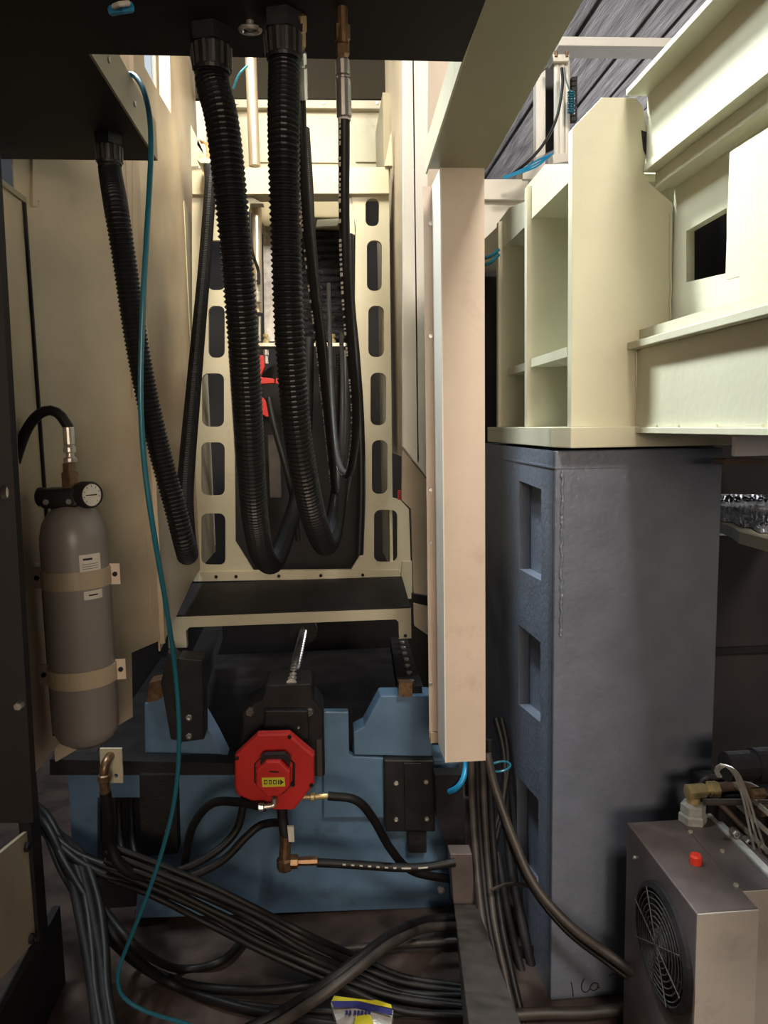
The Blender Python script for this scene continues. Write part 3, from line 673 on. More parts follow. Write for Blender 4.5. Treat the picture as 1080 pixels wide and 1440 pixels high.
# brass tee and horizontal pressure hose
t = thing('tee_fitting', 'tarnished brass elbow fitting hanging below the red motor', 'fitting')
yt = 2.02
MB().cyl(at(402, 1175, Y=yt), at(400, 1212, Y=yt), .017, 12).build('body', M['copper'], t)
MB().lathe([(0, 0), (.022, 0), (.024, .006), (.024, .030), (.020, .036), (0, .036)], at(401, 1222, Y=yt), (0, 0, 1), 8).build('elbow_body', M['copper'], t)
MB().lathe([(.012, 0), (.016, .012), (.020, .014), (.020, .034), (.012, .036), (.012, .046), (.013, .046), (.013, .09), (.011, .092)], at(402, 1212, Y=yt), (1, 0, -.03), 8).build('nut_and_ferrule', M['copper'], t)
MB().ploop([[(404, 1163), (413, 1163), (414, 1184), (406, 1184)]], yt-.02, .01).build('white_tag', M['paper'], t)
MB().tube([at(402, 1180, Y=yt), at(399, 1162, Y=yt+.01), at(397, 1145, Y=yt+.03), at(397, 1120, Y=yt+.06)], .015, n=10).build('upper_stub', M['dark'], t)
hp = [at(446, 1213, Y=yt), at(500, 1216, Y=yt), at(560, 1220, Y=yt), at(600, 1219, Y=yt), at(640, 1212, Y=yt)]
ho = cable('black pressure hose with pale lettering running right from the brass elbow', hp, .0125, 'rubber', 'hose', 'pressure_hose')
sp = spline(hp, .012)
k = 6
while k < len(sp)-6:
    n_ = 1 if k < 20 else 3
    d = (sp[k+n_]-sp[k])
    MB().frustum([sp[k]+Vector((0, -.0115, .003)), sp[k]+Vector((0, -.0125, .003)), sp[k]+Vector((0, -.0125, .0075)), sp[k]+Vector((0, -.0115, .0075))],
                 [sp[k]+d*.75+Vector((0, -.0115, .003)), sp[k]+d*.75+Vector((0, -.0125, .003)), sp[k]+d*.75+Vector((0, -.0125, .0075)), sp[k]+d*.75+Vector((0, -.0115, .0075))]).build('print', M['paper'], ho)
    k += n_+1

#======================================================================= SLANTED BRACE
t = thing('slanted_brace', 'dark steel brace slanting toward the viewer with a lit end coloured lighter grey', 'brace')
y0_ = 2.02
A_ = [at(633, 1201, Y=y0_), at(664, 1201, Y=y0_), at(668, 1272, Y=y0_), at(638, 1272, Y=y0_)]
A_ = [q.copy() for q in A_]
Bk = [q+Vector((0, .05, 0)) for q in A_]
MB().frustum(A_, Bk).build('end_block', M['cooler'], t, bevel=.002)  # lighter material paints the light on the brace end
A_ = [at(638, 1272, Y=2.0), at(670, 1272, Y=2.0), at(671, 1276, Y=2.06), at(640, 1276, Y=2.06)]
B_ = [at(664, 1480, Y=1.25), at(748, 1480, Y=1.25), at(748, 1620, Y=1.25), at(664, 1620, Y=1.25)]
MB().frustum(A_, B_).build('bar', M['dusty'], t, bevel=.003)
t = thing('dark_post', 'dark upright post behind the lit brace end beside the bolted block', 'post')
MB().ploop([[(612, 1090), (650, 1090), (655, 1205), (662, 1275), (636, 1275), (632, 1200), (614, 1150)]], 2.14, .05).build('post', M['dark'], t)
bolt(t, at(620, 1250, Y=2.14), (0, -1, 0), .012, .01, 'steel')

#======================================================================= HOSES HANGING FROM THE OVERHEAD SHEET
def gland(t, px, py, Z, r, k=8, up=0.0):
    c = at(px, py, Z=Z)
    MB().lathe([(r*1.25, 0), (r*1.3, .012), (r*1.3, .02)], (c.x, c.y, Z-.02), (0, 0, 1), 6).build('gland_nut', M['blackm'], t)
    mb = MB(); mb.lathe([(r*1.02, -.034), (r*1.06, -.030), (r*1.12, -.004), (r*1.05, 0)], (c.x, c.y, Z-.018), (0, 0, 1), 24)
    gn = mb.build('gland_cap', M['blackm'], t)
    mb = MB()
    for q in range(14):
        a = 2*math.pi*q/14; dx, dy = math.cos(a), math.sin(a)
        ax = Vector((-dy, dx, 0))*r*.09
        p0 = Vector((c.x+dx*r*1.04, c.y+dy*r*1.04, Z-.048)); p1 = Vector((c.x+dx*r*1.10, c.y+dy*r*1.10, Z-.022)); o_ = Vector((dx, dy, 0))*r*.10
        mb.frustum([p0-ax, p0+ax, p0+ax+o_, p0-ax+o_], [p1-ax, p1+ax, p1+ax+o_, p1-ax+o_])
    mb.build('grip_ribs', M['griprib'], gn)  # ribs coloured lighter as painted highlights
    return Vector((c.x, c.y, Z-.045))
def hanging(label, px, py, Z, r, path, pitch=.0085, group=None):
    t = thing('corrugated_hose', label, 'hose')
    c = gland(t, px, py, Z, r)
    MB().tube([c, c+Vector((0, 0, -.02))]+hosepts(path), r, n=18, ribs=pitch, depth=.13).build('conduit', M['hose'], t)
    return t
hanging('thickest centre corrugated black hose hanging straight from the overhead cabinet into a loop', 397, 22, ZS, .0200,
    [(399, 200, .95), (402, 330, .96), (407, 470, .98), (417, 600, 1.02), (432, 690, 1.08), (446, 742, 1.16), (459, 766, 1.32), (470, 738, 1.55), (479, 670, 1.8), (484, 600, 2.1), (484, 500, 2.6)], .0068)
hanging('thick corrugated black hose slanting down left of the thickest centre hose', 296, 42, ZS, .0218,
    [(312, 170, 1.0), (325, 280, 1.0), (336, 400, 1.02), (345, 520, 1.06), (352, 640, 1.12), (359, 730, 1.2), (370, 782, 1.35), (386, 790, 1.6), (403, 750, 1.85), (420, 690, 2.1), (430, 600, 2.45), (434, 480, 2.9)], .0068)
hanging('corrugated black hose hanging from the duct box across the beige cover panel', 152, 190, ZD, .0212,
    [(163, 290, 1.38), (177, 380, 1.38), (190, 470, 1.39), (207, 560, 1.40), (226, 640, 1.41), (244, 705, 1.42), (257, 755, 1.44), (264, 783, 1.50)], .0075)
t = thing('corrugated_hose', 'slim corrugated black conduit dropping from the triangular bracket ledge', 'hose')
c = at(296, 236, Y=2.76)
MB().lathe([(.016, 0), (.022, .004), (.024, .05), (.020, .055)], c+Vector((0, 0, -.045)), (0, 0, 1), 16).build('gland_cap', M['blackm'], t)
MB().tube([c+Vector((0, 0, -.03))]+hosepts([(294, 290, 2.66), (288, 370, 2.48), (279, 470, 2.25), (271, 560, 2.02), (264, 640, 1.85), (260, 700, 1.72), (262, 755, 1.60), (265, 780, 1.52)]), .0205, n=12, ribs=.009, depth=.2).build('conduit', M['hose'], t)

def ferruled(label, pts, r, py0, fer, group=None, mk='paper', m='rubber', text=True):
    t = thing('hydraulic_hose', label, 'hose')
    P = hosepts(pts)
    MB().tube(P, r, n=12).build('hose_body', M[m], t)
    f0, f1 = hosepts(fer)
    ax = f1-f0; L = ax.length
    MB().lathe([(r*.9, 0), (r*1.25, .003), (r*1.25, L*.28), (r*.95, L*.3), (r*.95, L*.34), (r*1.3, L*.36), (r*1.3, L*.98), (r*1.1, L)], f0, ax, 14).build('ferrule', M['steel'], t)
    MB().lathe([(r*.9, 0), (r*1.2, .004), (r*1.2, .018), (r*1.4, .02), (r*1.4, .036), (r*.9, .038)], f0, -ax, 6).build('end_nut', M['copper'], t)
    if text:
        S = spline(P, .006); mb_ = MB(); k = 8
        while k < len(S)*.55:
            if random.random() < .6:
                d = (S[k+1]-S[k])*random.uniform(.4, .85); o_ = Vector((-r*.78, -r*.66, 0)); q = S[k]
                w = Vector((.0012, -.0014, 0))
                mb_.frustum([q+o_-w, q+o_+w, q+o_*1.14+w, q+o_*1.14-w], [q+o_-w+d, q+o_+w+d, q+o_*1.14+w+d, q+o_*1.14-w+d])
            k += 1
        mb_.build('hose_print', M[mk], t)['kind'] = 'stuff'
    return t
ferruled('hydraulic hose with pale printing hanging at the right, brass nut at top', [(484, 110, .96), (484, 200, .97), (484, 300, .99), (487, 400, 1.02), (494, 500, 1.08), (500, 570, 1.14), (498, 630, 1.24), (488, 668, 1.4), (474, 640, 1.65), (467, 560, 1.95), (464, 480, 2.3), (462, 400, 2.7)], .0072, 60, [(482, 82, .96), (484, 166, .965)])
t2 = THINGS[-1]
MB().cyl(at(482, 62, Y=.955), Vector((at(482, 62, Y=.955).x, .955, ZS)), .007, 10).build('stud', M['copper'], t2)
MB().lathe([(.0079, 0), (.0079, .028)], at(484, 170, Y=.966), (0, 0, 1), 14).build('white_sleeve', M['paper'], t2)
ferruled('hydraulic hose close behind the right edge of the thickest centre hose', [(421, 110, 1.02), (424, 200, 1.04), (430, 300, 1.08), (440, 400, 1.14), (450, 480, 1.2), (458, 560, 1.3), (466, 640, 1.45), (472, 690, 1.6), (479, 640, 1.85), (482, 560, 2.2), (480, 470, 2.7)], .0078, 60, [(420, 70, .99), (422, 140, 1.02)])
t2 = THINGS[-1]
MB().lathe([(.0085, 0), (.0085, .030)], at(422, 172, Y=1.035), (0, 0, 1), 14).build('white_sleeve', M['paper'], t2)
t = thing('slim_conduit', 'second slim corrugated conduit rising behind the centre hoses to the header', 'hose')
MB().tube(hosepts([(429, 182, 2.75), (434, 260, 2.7), (437, 330, 2.6), (445, 420, 2.5), (455, 500, 2.45), (462, 580, 2.4), (468, 650, 2.4), (474, 690, 2.4)]), .017, n=12, ribs=.008).build('conduit', M['hose'], t)
MB().ploop([[(424, 180), (432, 180), (432, 230), (428, 233)]], 2.8, .01).build('bracket', M['dark'], t)
for i, (dx, lab) in enumerate(((0, 'slim dark corrugated tube standing behind the looped hose at the right'), (14, 'smooth dark tube at the far right of the looped hoses'))):
    cable(lab, hosepts([(478+dx*1.3, 500, 2.75), (480+dx, 560, 2.72), (482+dx, 620, 2.7), (478+dx*.6, 690, 2.7), (470+dx*.3, 740, 2.7)]), .0165 if i == 0 else .012, 'hose' if i == 0 else 'dusty', 'hose', 'tube', **({'ribs': .009} if i == 0 else {}))
cable('dark purple tinted hose along the inner edge of the right frame leg', hosepts([(491, 330, 2.7), (493, 420, 2.68), (500, 500, 2.62), (506, 590, 2.6), (508, 690, 2.6), (505, 780, 2.6)]), .016, 'hose', 'hose', 'hose')
cable('black hose between the two thick corrugated hoses, bending into the dark', hosepts([(378, 560, 2.85), (386, 600, 2.8), (400, 650, 2.75), (412, 700, 2.7), (420, 760, 2.7)]), .013, 'rubber', 'hose', 'hose')
cable('thin glossy black tube running down right beside the centre hose', hosepts([(421, 480, 2.2), (426, 560, 2.2), (435, 640, 2.25), (446, 720, 2.3), (452, 770, 2.35)]), .006, 'rubber', 'tube', 'tube')
# teal air tube in front
cable('long teal air tube hanging in front of everything down to the floor', hosepts([(176, 104, 1.44), (190, 107, 1.42), (203, 130, 1.40), (211, 170, 1.39), (212, 225, 1.37), (207, 320, 1.33), (201, 430, 1.31), (198, 560, 1.31), (204, 660, 1.32), (218, 760, 1.34), (235, 860, 1.42), (247, 950, 1.52), (252, 1040, 1.54), (246, 1120, 1.56), (230, 1190, 1.58), (205, 1265, 1.6), (177, 1335, 1.62), (166, 1370, 1.62), (172, 1400, 1.62), (205, 1422, 1.62), (268, 1442, 1.64), (330, 1465, 1.66)]), .0048, 'teal', 'tube', 'air_tube', n=10)
t = thing('cable_end', 'blue and white cable end poking through the overhead sheet, top left', 'cable')
MB().tube([at(158, 15, Z=ZS-.006), at(170, 12, Z=ZS-.012), at(184, 10, Z=ZS-.006)], .006, n=8).build('blue_sleeve', M['bluetube'], t)
MB().tube([at(160, 9, Z=ZS-.01), at(170, 5, Z=ZS-.014), at(181, 4, Z=ZS-.008)], .003, n=8).build('white_core', M['paper'], t)
t = thing('eyelet', 'small bright metal eyelet under the overhead sheet between two glands', 'eyelet')
mb = MB(); c = at(352, 42, Z=ZS-.01)
mb.tube([c+Vector((.012*math.cos(a), .012*math.sin(a)*.7, 0)) for a in [k*math.pi/5 for k in range(10)]], .003, n=8, step=.004); mb.build('ring', M['zinc'], t)
MB().cyl(c+Vector((0, .0, .0)), c+Vector((0, 0, .012)), .005).build('stud', M['zinc'], t)

#======================================================================= FLOOR CABLES
def fl(L): return [at(px, py, Z=z+FL) if z < 0.9 else at(px, py, Y=z) for px, py, z in L]
g = 'black cables bundled on the floor in front of the blue base'
ords = ('uppermost', 'second from the top', 'third from the top', 'third from the bottom', 'second from the bottom', 'lowest')
jit = lambda s=4: random.uniform(-s, s)
for k in range(6):
    o_ = k*11
    cable('black cable, %s of the bundle sweeping past the blue base' % ords[k], fl([(150+jit(), 1190+o_*.8+jit(), 1.98), (215, 1214+o_*.8+jit(), 1.97-.01*(k % 3)), (290, 1240+o_+jit(3), 1.96-.01*(k % 2)), (360, 1276+o_+jit(3), 1.93-.012*(k % 3)), (430, 1314+o_*.95+jit(3), 1.88), (500, 1348+o_*.9+jit(4), .07), (570, 1374+o_*.8+jit(5), .03), (670, 1388+o_*.7+jit(5), .02)]), .0088+.0012*(k % 3 == 1), 'rubber', 'cable', 'cable', g)
g = 'black cables drooping from the dark post at lower left'
DR = ('black cable looping onto the floor and back up under the bundle, lower left', 'black cable arcing low across the floor and rising toward the crossing hoses', 'thinnest black cable arcing along the floor below the others at lower left',
      'black cable leaving the picture at its bottom edge, left of the foil packet', 'lower of the two black cables drooping from lower left up to the red motor', 'upper of the two black cables drooping from lower left up to the red motor')
for k, L in enumerate((
    [(20, 1120, 2.3), (62, 1142, 2.15), (95, 1200, 2.05), (140, 1270, 1.95), (190, 1330, 1.85), (250, 1362, .02), (310, 1352, .02), (345, 1318, .02)],
    [(20, 1128, 2.3), (58, 1150, 2.15), (92, 1215, 2.0), (140, 1290, 1.9), (195, 1352, .03), (270, 1385, .02), (370, 1392, .02), (450, 1380, .02), (520, 1345, .03)],
    [(20, 1136, 2.3), (58, 1162, 2.12), (90, 1232, 2.0), (150, 1318, 1.88), (215, 1372, .03), (300, 1405, .02), (420, 1420, .02), (560, 1425, .02), (700, 1425, .02)],
    [(20, 1132, 2.28), (62, 1156, 2.10), (105, 1240, 1.98), (165, 1320, 1.86), (235, 1380, .03), (320, 1412, .02), (430, 1435, .02), (520, 1448, .02)],
    [(20, 1140, 2.3), (60, 1168, 2.15), (84, 1190, 2.05), (120, 1218, 2.0), (180, 1240, 1.98), (250, 1238, 1.97), (310, 1212, 1.98), (345, 1178, 2.0), (368, 1160, 2.02), (400, 1156, 2.08)],
    [(20, 1142, 2.3), (60, 1164, 2.15), (80, 1180, 2.07), (115, 1205, 2.03), (180, 1225, 2.0), (245, 1226, 1.99), (300, 1200, 2.0), (332, 1168, 2.03), (342, 1132, 2.04), (346, 1090, 2.06)])):
    cable(DR[k], fl(L), .0115 if k != 2 else .009, 'rubber', 'cable', 'cable', g)
g = 'thick dark hoses dropping to the floor at lower left'
TH = ('leftmost', 'second from the left', 'second from the right', 'rightmost')
for k in range(4):
    cable('thick hose, %s of four dropping to the floor, lower left' % TH[k], fl([(66+3*k, 1150+6*k, 2.2), (92+7*k, 1200, 2.05), (106+9*k+4*(k%2), 1260, 1.92), (120+9*k, 1330, 1.8), (130+8*k-4*(k%2), 1390, 1.7), (138+8*k, 1460, 1.6)]), .0125, 'rubber' if k % 2 else 'dark', 'hose', 'hose', g)
g = 'black upright hoses behind the fitting plate'
for k, px in enumerate((167, 184)):
    cable('black upright hose, %s of two in the recess left of the blue base' % ('left', 'right')[k], fl([(px, 1080, 2.262), (px+1, 1150, 2.26), (px+6, 1200, 2.20), (px+30, 1236, 2.08)]), .010, 'rubber', 'hose', 'hose', g)
g = 'crossing hoses lower centre'
for k in range(2):
    cable(('upper and thicker', 'lower, dustier')[k]+' hose crossing diagonally over the floor bundle toward the brace', fl([(340, 1452+16*k, .03), (395, 1424+14*k, .06), (450, 1390+12*k, .14), (510, 1345+12*k, .18), (555, 1312+12*k, .16), (600, 1295+10*k, .08), (660, 1290+12*k, .05)]), .0155-.002*k, 'dusty' if k else 'rubber', 'hose', 'hose', g)
cable('pale sheened cable passing flat behind the crossing hoses to the brace', fl([(470, 1335, .02), (540, 1330, .02), (590, 1326, .02), (660, 1322, .03)]), .012, 'dusty', 'cable', 'cable')
# right-hand cables between pillar foot and column
g = 'dark upright cables between the brace and the grey column'
for k, px in enumerate((664, 672, 680, 690)):
    cable('dark cable, %s of four running down behind the pillar foot' % TH[k], fl([(px-2, 1040, 2.12), (px, 1120, 2.10), (px+5, 1200, 2.05), (px+14, 1290, 1.95), (px+30, 1370, 1.85), (px+50, 1455, 1.75)]), .0105, 'rubber' if k % 2 else 'dusty', 'cable', 'cable', g)
cable('thick brownish hose slanting from the pillar foot across the grey column to the cooler', fl([(685, 1060, 1.95), (697, 1110, 1.92), (722, 1180, 1.85), (752, 1245, 1.78), (800, 1300, 1.72), (860, 1345, 1.68), (915, 1385, 1.62), (960, 1425, 1.6)]), .0125, 'dusty', 'hose', 'hose')
cable('thinner dark hose under the brownish hose crossing the grey column', fl([(690, 1090, 1.97), (715, 1180, 1.9), (745, 1245, 1.80), (795, 1308, 1.74), (855, 1355, 1.70), (925, 1405, 1.64)]), .007, 'hose', 'hose', 'hose')
cable('thin grey cable tying the upright cables to the column side', fl([(690, 1252, 1.95), (715, 1243, 1.92), (748, 1246, 1.80)]), .005, 'dusty', 'cable', 'cable')
cable('dark hose lying at the foot of the grey column', fl([(690, 1430, .03), (760, 1425, .03), (830, 1424, .03), (890, 1415, .04), (950, 1400, .06)]), .015, 'dusty', 'hose', 'hose')
g = 'black hoses hanging right of the pillar foot'
for k in range(2):
    cable('black printed hose, %s of two in the gap right of the pillar foot' % ('left', 'right')[k], fl([(697+8*k, 1010, 2.3), (707+6*k, 1050, 2.25), (710+3*k, 1090, 2.2), (706-3*k, 1140, 2.15), (692-6*k, 1200, 2.1)]), .010, 'rubber', 'hose', 'hose', g)
mb = MB(); c = at(703, 1078, Y=2.12)
mb.tube([c+Vector((.032*math.cos(a), .03*math.sin(a), .006*math.cos(a))) for a in [k*math.pi/6 for k in range(13)]], .0035, n=8)
tag(mb.build('cable_loop', M['teal']), 'small teal tube looped around the hoses right of the pillar foot', 'tube')
cable('short bright blue tube curling below the pillar foot', fl([(655, 1060, 2.16), (655, 1080, 2.14), (650, 1098, 2.12), (641, 1109, 2.12), (632, 1113, 2.14)]), .009, 'bluetube', 'tube', 'air_tube')
for i, (lab, pts, r) in enumerate((('dark diagonal conduit low in the gap beside the grey column', [(712, 1110, 2.3), (716, 1200, 2.2), (732, 1290, 2.05), (752, 1380, 1.95)], .014), ('second dark conduit leaning in the gap nearest the column foot', [(700, 1200, 2.2), (715, 1290, 2.05), (735, 1370, 1.95), (760, 1440, 1.88)], .012))):
    cable(lab, fl(pts), r, 'dark', 'conduit', 'conduit')
tag(MB().frustum([at(680, 1200, Y=2.5), at(780, 1200, Y=2.5), at(780, 1210, Y=2.6), at(680, 1210, Y=2.6)], [at(680, 1330, Y=2.0), at(760, 1330, Y=2.0), at(760, 1345, Y=2.0), at(680, 1345, Y=2.0)]).build('sloping_plate', M['dark']), 'dark sloping plate low between the brace and grey column', 'plate')
# dropped packet and metal scrap
t = thing('foil_packet', 'torn foil snack packet, white with navy and yellow print, on the floor', 'packet')
pk = [(465, 1408), (470, 1400), (497, 1405), (524, 1402), (550, 1412), (553, 1420), (549, 1448), (476, 1452), (472, 1432)]
PZ = FL+.055
def zpoly(L, Z): return [(at(a, b, Z=Z).x, at(a, b, Z=Z).y) for a, b in L]
def slab(L, Z, th, name, m, par, sag=0):
    return MB().plate([zpoly(L, Z)], (0, 0, Z), (1, 0, 0), (0, 1, 0), (0, 0, 1), th).build(name, M[m], par)
def crinkle(L, z0, z1, name, m, par):
    """puffy faceted patch between two z levels"""
    P_ = [at(a, b, Z=z1) for a, b in L]
    bm_ = MB(); c = sum(P_, Vector())/len(P_)
    b0 = [bm_.bm.verts.new((p_.x, p_.y, z0)) for p_ in P_]; t0 = [bm_.bm.verts.new(p_+Vector((0, 0, random.uniform(-.006, .006)))) for p_ in P_]
    ce = bm_.bm.verts.new(c+Vector((0, 0, .012))); n = len(P_)
    for i in range(n):
        j = (i+1) % n
        bm_.bm.faces.new((b0[i], b0[j], t0[j], t0[i])); bm_.bm.faces.new((t0[i], t0[j], ce))
    bm_.bm.faces.new(b0[::-1])
    return bm_.build(name, M[m], par)
crinkle(pk, PZ-.04, PZ-.012, 'foil_body', 'foil', t)
slab([(466, 1409), (484, 1404), (506, 1409), (552, 1420), (551, 1428), (500, 1417), (470, 1417)], PZ+.003, .0012, 'navy_band', 'inkblue', t)
slab([(470, 1401), (486, 1403), (508, 1406), (530, 1407), (550, 1413), (551, 1418), (506, 1408), (466, 1408)], PZ+.003, .0014, 'yellow_band', 'yellow', t)
slab([(500, 1430), (520, 1426), (528, 1446), (496, 1448)], PZ+.005, .0012, 'yellow_patch', 'yellow', t)
for i, x_ in enumerate((486, 491, 498, 503, 508, 513, 518)):
    slab([(x_, 1421), (x_+3.2, 1421.4), (x_+3.0, 1427.4), (x_-.4, 1427)], PZ+.006, .0008, 'print', 'inkblue', t)
tag(MB().frustum([at(64, 1393, Z=FL+.004), at(64, 1396, Z=FL+.004), at(86, 1390, Z=FL+.004), at(85, 1386, Z=FL+.004)], [at(64, 1393, Z=FL+.008), at(64, 1396, Z=FL+.008), at(86, 1390, Z=FL+.008), at(85, 1386, Z=FL+.008)]).build('metal_scrap', M['zinc']), 'bright sliver of metal on the floor at lower left', 'scrap')

#======================================================================= GREY COLUMN
t = thing('steel_column', 'massive grey painted steel column with rough front and recessed side windows', 'column')
YG = 1.83
xg0, xg1 = at(779, 900, Y=YG).x, at(1009, 860, Y=YG).x
zg = at(790, 634, Y=YG).z
wd = .035
MB().box(xg0, YG, FL, xg1, YG+.02, zg).build('front_plate', M['grey'], t, bevel=.004)
MB().box(xg0+wd, YG+.02, FL, xg1, YG+.9, zg).build('core', M['grey'], t)
holes = [[(730, 676), (761, 688), (761, 817), (730, 800)], [(729, 878), (760, 903), (760, 1016), (729, 990)], [(727, 1090), (757, 1125), (757, 1258), (727, 1212)]]
def gx(L): return [(lambda p_: (p_.y, p_.z))(at(a, b, X=xg0)) for a, b in L]
mb = MB(); mb.plate([[(YG+.02, FL), (YG+.9, FL), (YG+.9, zg), (YG+.02, zg)]]+[gx(h) for h in holes], (xg0, 0, 0), (0, 1, 0), (0, 0, 1), (1, 0, 0), wd-.001)
mb.build('side_plate', M['grey'], t)
MB().box(xg0-.002, YG-.003, zg-.045, xg1, YG+.9, zg-.040).build('top_seam', M['grey'], t)
P = [Vector((xg0+.018+random.uniform(-.002, .002), YG-.0005, zg-.05-k*.013)) for k in range(34)]
mb = MB(); mb.tube(P, .0050, n=7, step=.004)
for v in mb.bm.verts: v.co += Vector((random.uniform(-.0012, .0012), random.uniform(-.001, .001), 0))
mb.build('weld_bead', M['grey'], t, smooth=True)
def stroke(L, par, Y=YG, r=.0016):
    MB().tube([at(a, b, Y=Y-.0006) for a, b in L], r, n=6, step=.003).build('handwriting', M['ink'], par)
stroke([(803, 1381), (805, 1390), (806, 1401)], t)
stroke([(822, 1376), (818, 1384), (819, 1393), (825, 1395), (830, 1390)], t)
stroke([(833, 1383), (830, 1389), (834, 1393), (840, 1390), (841, 1384), (836, 1382), (833, 1383)], t)
stroke([(841, 1388), (844, 1389)], t)
stroke([(856, 1372), (863, 1369)], t)

#======================================================================= CREAM CASTING ON THE COLUMN
t = thing('cream_casting', 'large cream welded casting with ribs and ledges on the grey column', 'casting')
Y1 = 1.80
xL = at(803, 450, Y=Y1).x
# base plate, chamfered
zb0, zb1 = at(820, 630, Y=1.77).z, at(820, 600, Y=1.77).z
xs = at(803, 615, Y=1.77).x
poly = [(xs, 1.77), (1.45, 1.77), (1.45, 2.6), (xs-.022, 2.6), (xs-.022, 1.86)]
MB().plate([poly], (0, 0, zb0), (1, 0, 0), (0, 1, 0), (0, 0, 1), zb1-zb0-.001).build('base_plate', M['cream'], t, bevel=.002)
# front plate
fp = [(805, 180), (846, 137), (893, 137), (905, 150), (912, 190), (905, 250), (946, 285), (946, 455), (897, 488), (897, 600.5), (803, 600.5)]
MB().ploop([fp], Y1, .03).build('front_plate', M['cream'], t, bevel=.002)
# ribs behind
y2, y3 = 2.15, 2.5
MB().ploop([[(741, 262), (808, 250), (812, 600), (741, 600)]], y2, .025).build('rib', M['cream'], t)
MB().ploop([[(701, 312), (745, 300), (745, 600), (701, 600)]], y3, .025).build('rib', M['cream'], t)
XI = xL+.27
MB().box(XI, Y1+.03, zb1, XI+.02, 2.55, at(850, 150, Y=Y1).z).build('inner_wall', M['cream'], t)
zs0, zs1 = at(795, 502, Y=1.83).z, at(795, 488, Y=1.83).z
MB().box(xL, Y1+.03, zs0, XI, y2, zs1).build('shelf_plate', M['cream'], t)
MB().box(xL+.02, y2+.025, zs0, XI, y3, zs1).build('shelf_plate', M['cream'], t)
MB().xloop([[(741, 261), (767, 231), (802, 230), (802, 254), (741, 314)]], xL, .018).build('side_strip', M['cream'], t)
MB().xloop([[(702, 311), (716, 292), (739, 283), (739, 318), (702, 354)]], xL, .018).build('side_strip', M['cream'], t)
MB().xloop([[(672, 345), (700, 318), (700, 357), (672, 384)]], xL, .018).build('side_strip', M['cream'], t)
zr = at(741, 314, X=xL).z
MB().box(xL+.018, Y1+.03, zr+.002, XI, 2.9, zr+.02).build('roof_plate', M['cream'], t)
# arm toward the viewer
def arm(px0, ya, yb, name, m='cream', back=.96, y_end=.45, Yst=Y1, bevel=.0015):
    x = at(px0, (ya+yb)/2, Y=Y1).x
    return MB().box(x, y_end, at(px0, yb, Y=Y1).z, back, Yst, at(px0, ya, Y=Y1).z).build(name, M[m], t, bevel=bevel)
arm(880, 126, 135, 'top_flange')
arm(909, 135, 232, 'upper_web')
arm(904, 232, 243, 'upper_ledge')
arm(921, 243, 264, 'step_ledge')
xm = at(946, 350, Y=Y1).x
outer = [(Y1, at(946, 264, X=xm).z), (.45, at(946, 264, X=xm).z), (.45, at(946, 470, X=xm).z), (Y1, at(946, 470, X=xm).z)]
hole = [(lambda p_: (p_.y, p_.z))(at(a, b, X=xm)) for a, b in ((965, 325), (1022, 292), (1022, 384), (965, 397))]
mb = MB(); mb.plate([outer, hole], (xm, 0, 0), (0, 1, 0), (0, 0, 1), (1, 0, 0), .02); mb.build('middle_web', M['cream'], t)
MB().box(.99, .75, at(946, 460, X=xm).z, 1.0, 2.3, at(946, 264, X=xm).z).build('cavity_shade_sheet', M['black'], t)  # black plate paints the darkness inside the hole
xo = at(1027, 300, Y=1.42).x
mb = MB(); mb.xloop([[(1026, 214), (1300, 40), (1300, 380), (1040, 452), (1040, 388), (1020, 393)]], xo, .01); mb.build('cover_plate', M['cream'], t)
xs_ = at(899, 475, Y=Y1).x
MB().xloop([[(899, 464), (1042, 421), (1300, 345), (1300, 420), (899, 486)]], xs_, .012).build('backing_strip', M['cream'], t)
arm(882, 482, 492, 'lower_ledge')
arm(894, 492, 601, 'lower_web', back=1.0)
arm(886, 601, 609, 'bottom_flange', back=1.2)
for k, px in enumerate((918, 942, 1005, 1060)):
    xx = at(894, 600, Y=Y1).x; q = at([918, 948, 1000, 1062][k], 600, X=xx)
    MB().box(xx-.006, q.y-.03, at(894, 601, Y=Y1).z, xx, q.y+.03, at(894, 601, Y=Y1).z+.006).build('weld_lump', M['cream'], t)
MB().ploop([[(902, 183), (923, 190), (924, 212), (910, 222), (905, 210)]], Y1-.002, .01).build('dark_notch', M['black'], t)
mb = MB(); P = [at(943, 300+k*6, Y=Y1-.002)+Vector((random.uniform(-.0015, .0015), 0, 0)) for k in range(26)]; mb.tube(P, .003, n=6); mb.build('weld_bead', M['cream'], t)
mb = MB(); P = [at(895, 495+k*6, Y=Y1-.002)+Vector((random.uniform(-.0015, .0015), 0, 0)) for k in range(18)]; mb.tube(P, .003, n=6); mb.build('weld_bead', M['cream'], t)
# small block hanging under the arm
t = thing('pale_block', 'block coloured pale for hall light, hanging under the cream arm at the right edge', 'block')
q0, q1 = at(1034, 613, Y=1.55), at(1120, 640, Y=1.55)
MB().box(q0.x, 1.55, q1.z, q1.x, 1.565, q0.z).build('block', M['pale_lit'], t, bevel=.003)
t = thing('brown_bar', 'thin brown rounded bar just below the pale block', 'bar')
MB().ploop([rrect(1017, 645, 1077, 654, 4)], 1.62, .05).build('bar', M['brownhose'], t)
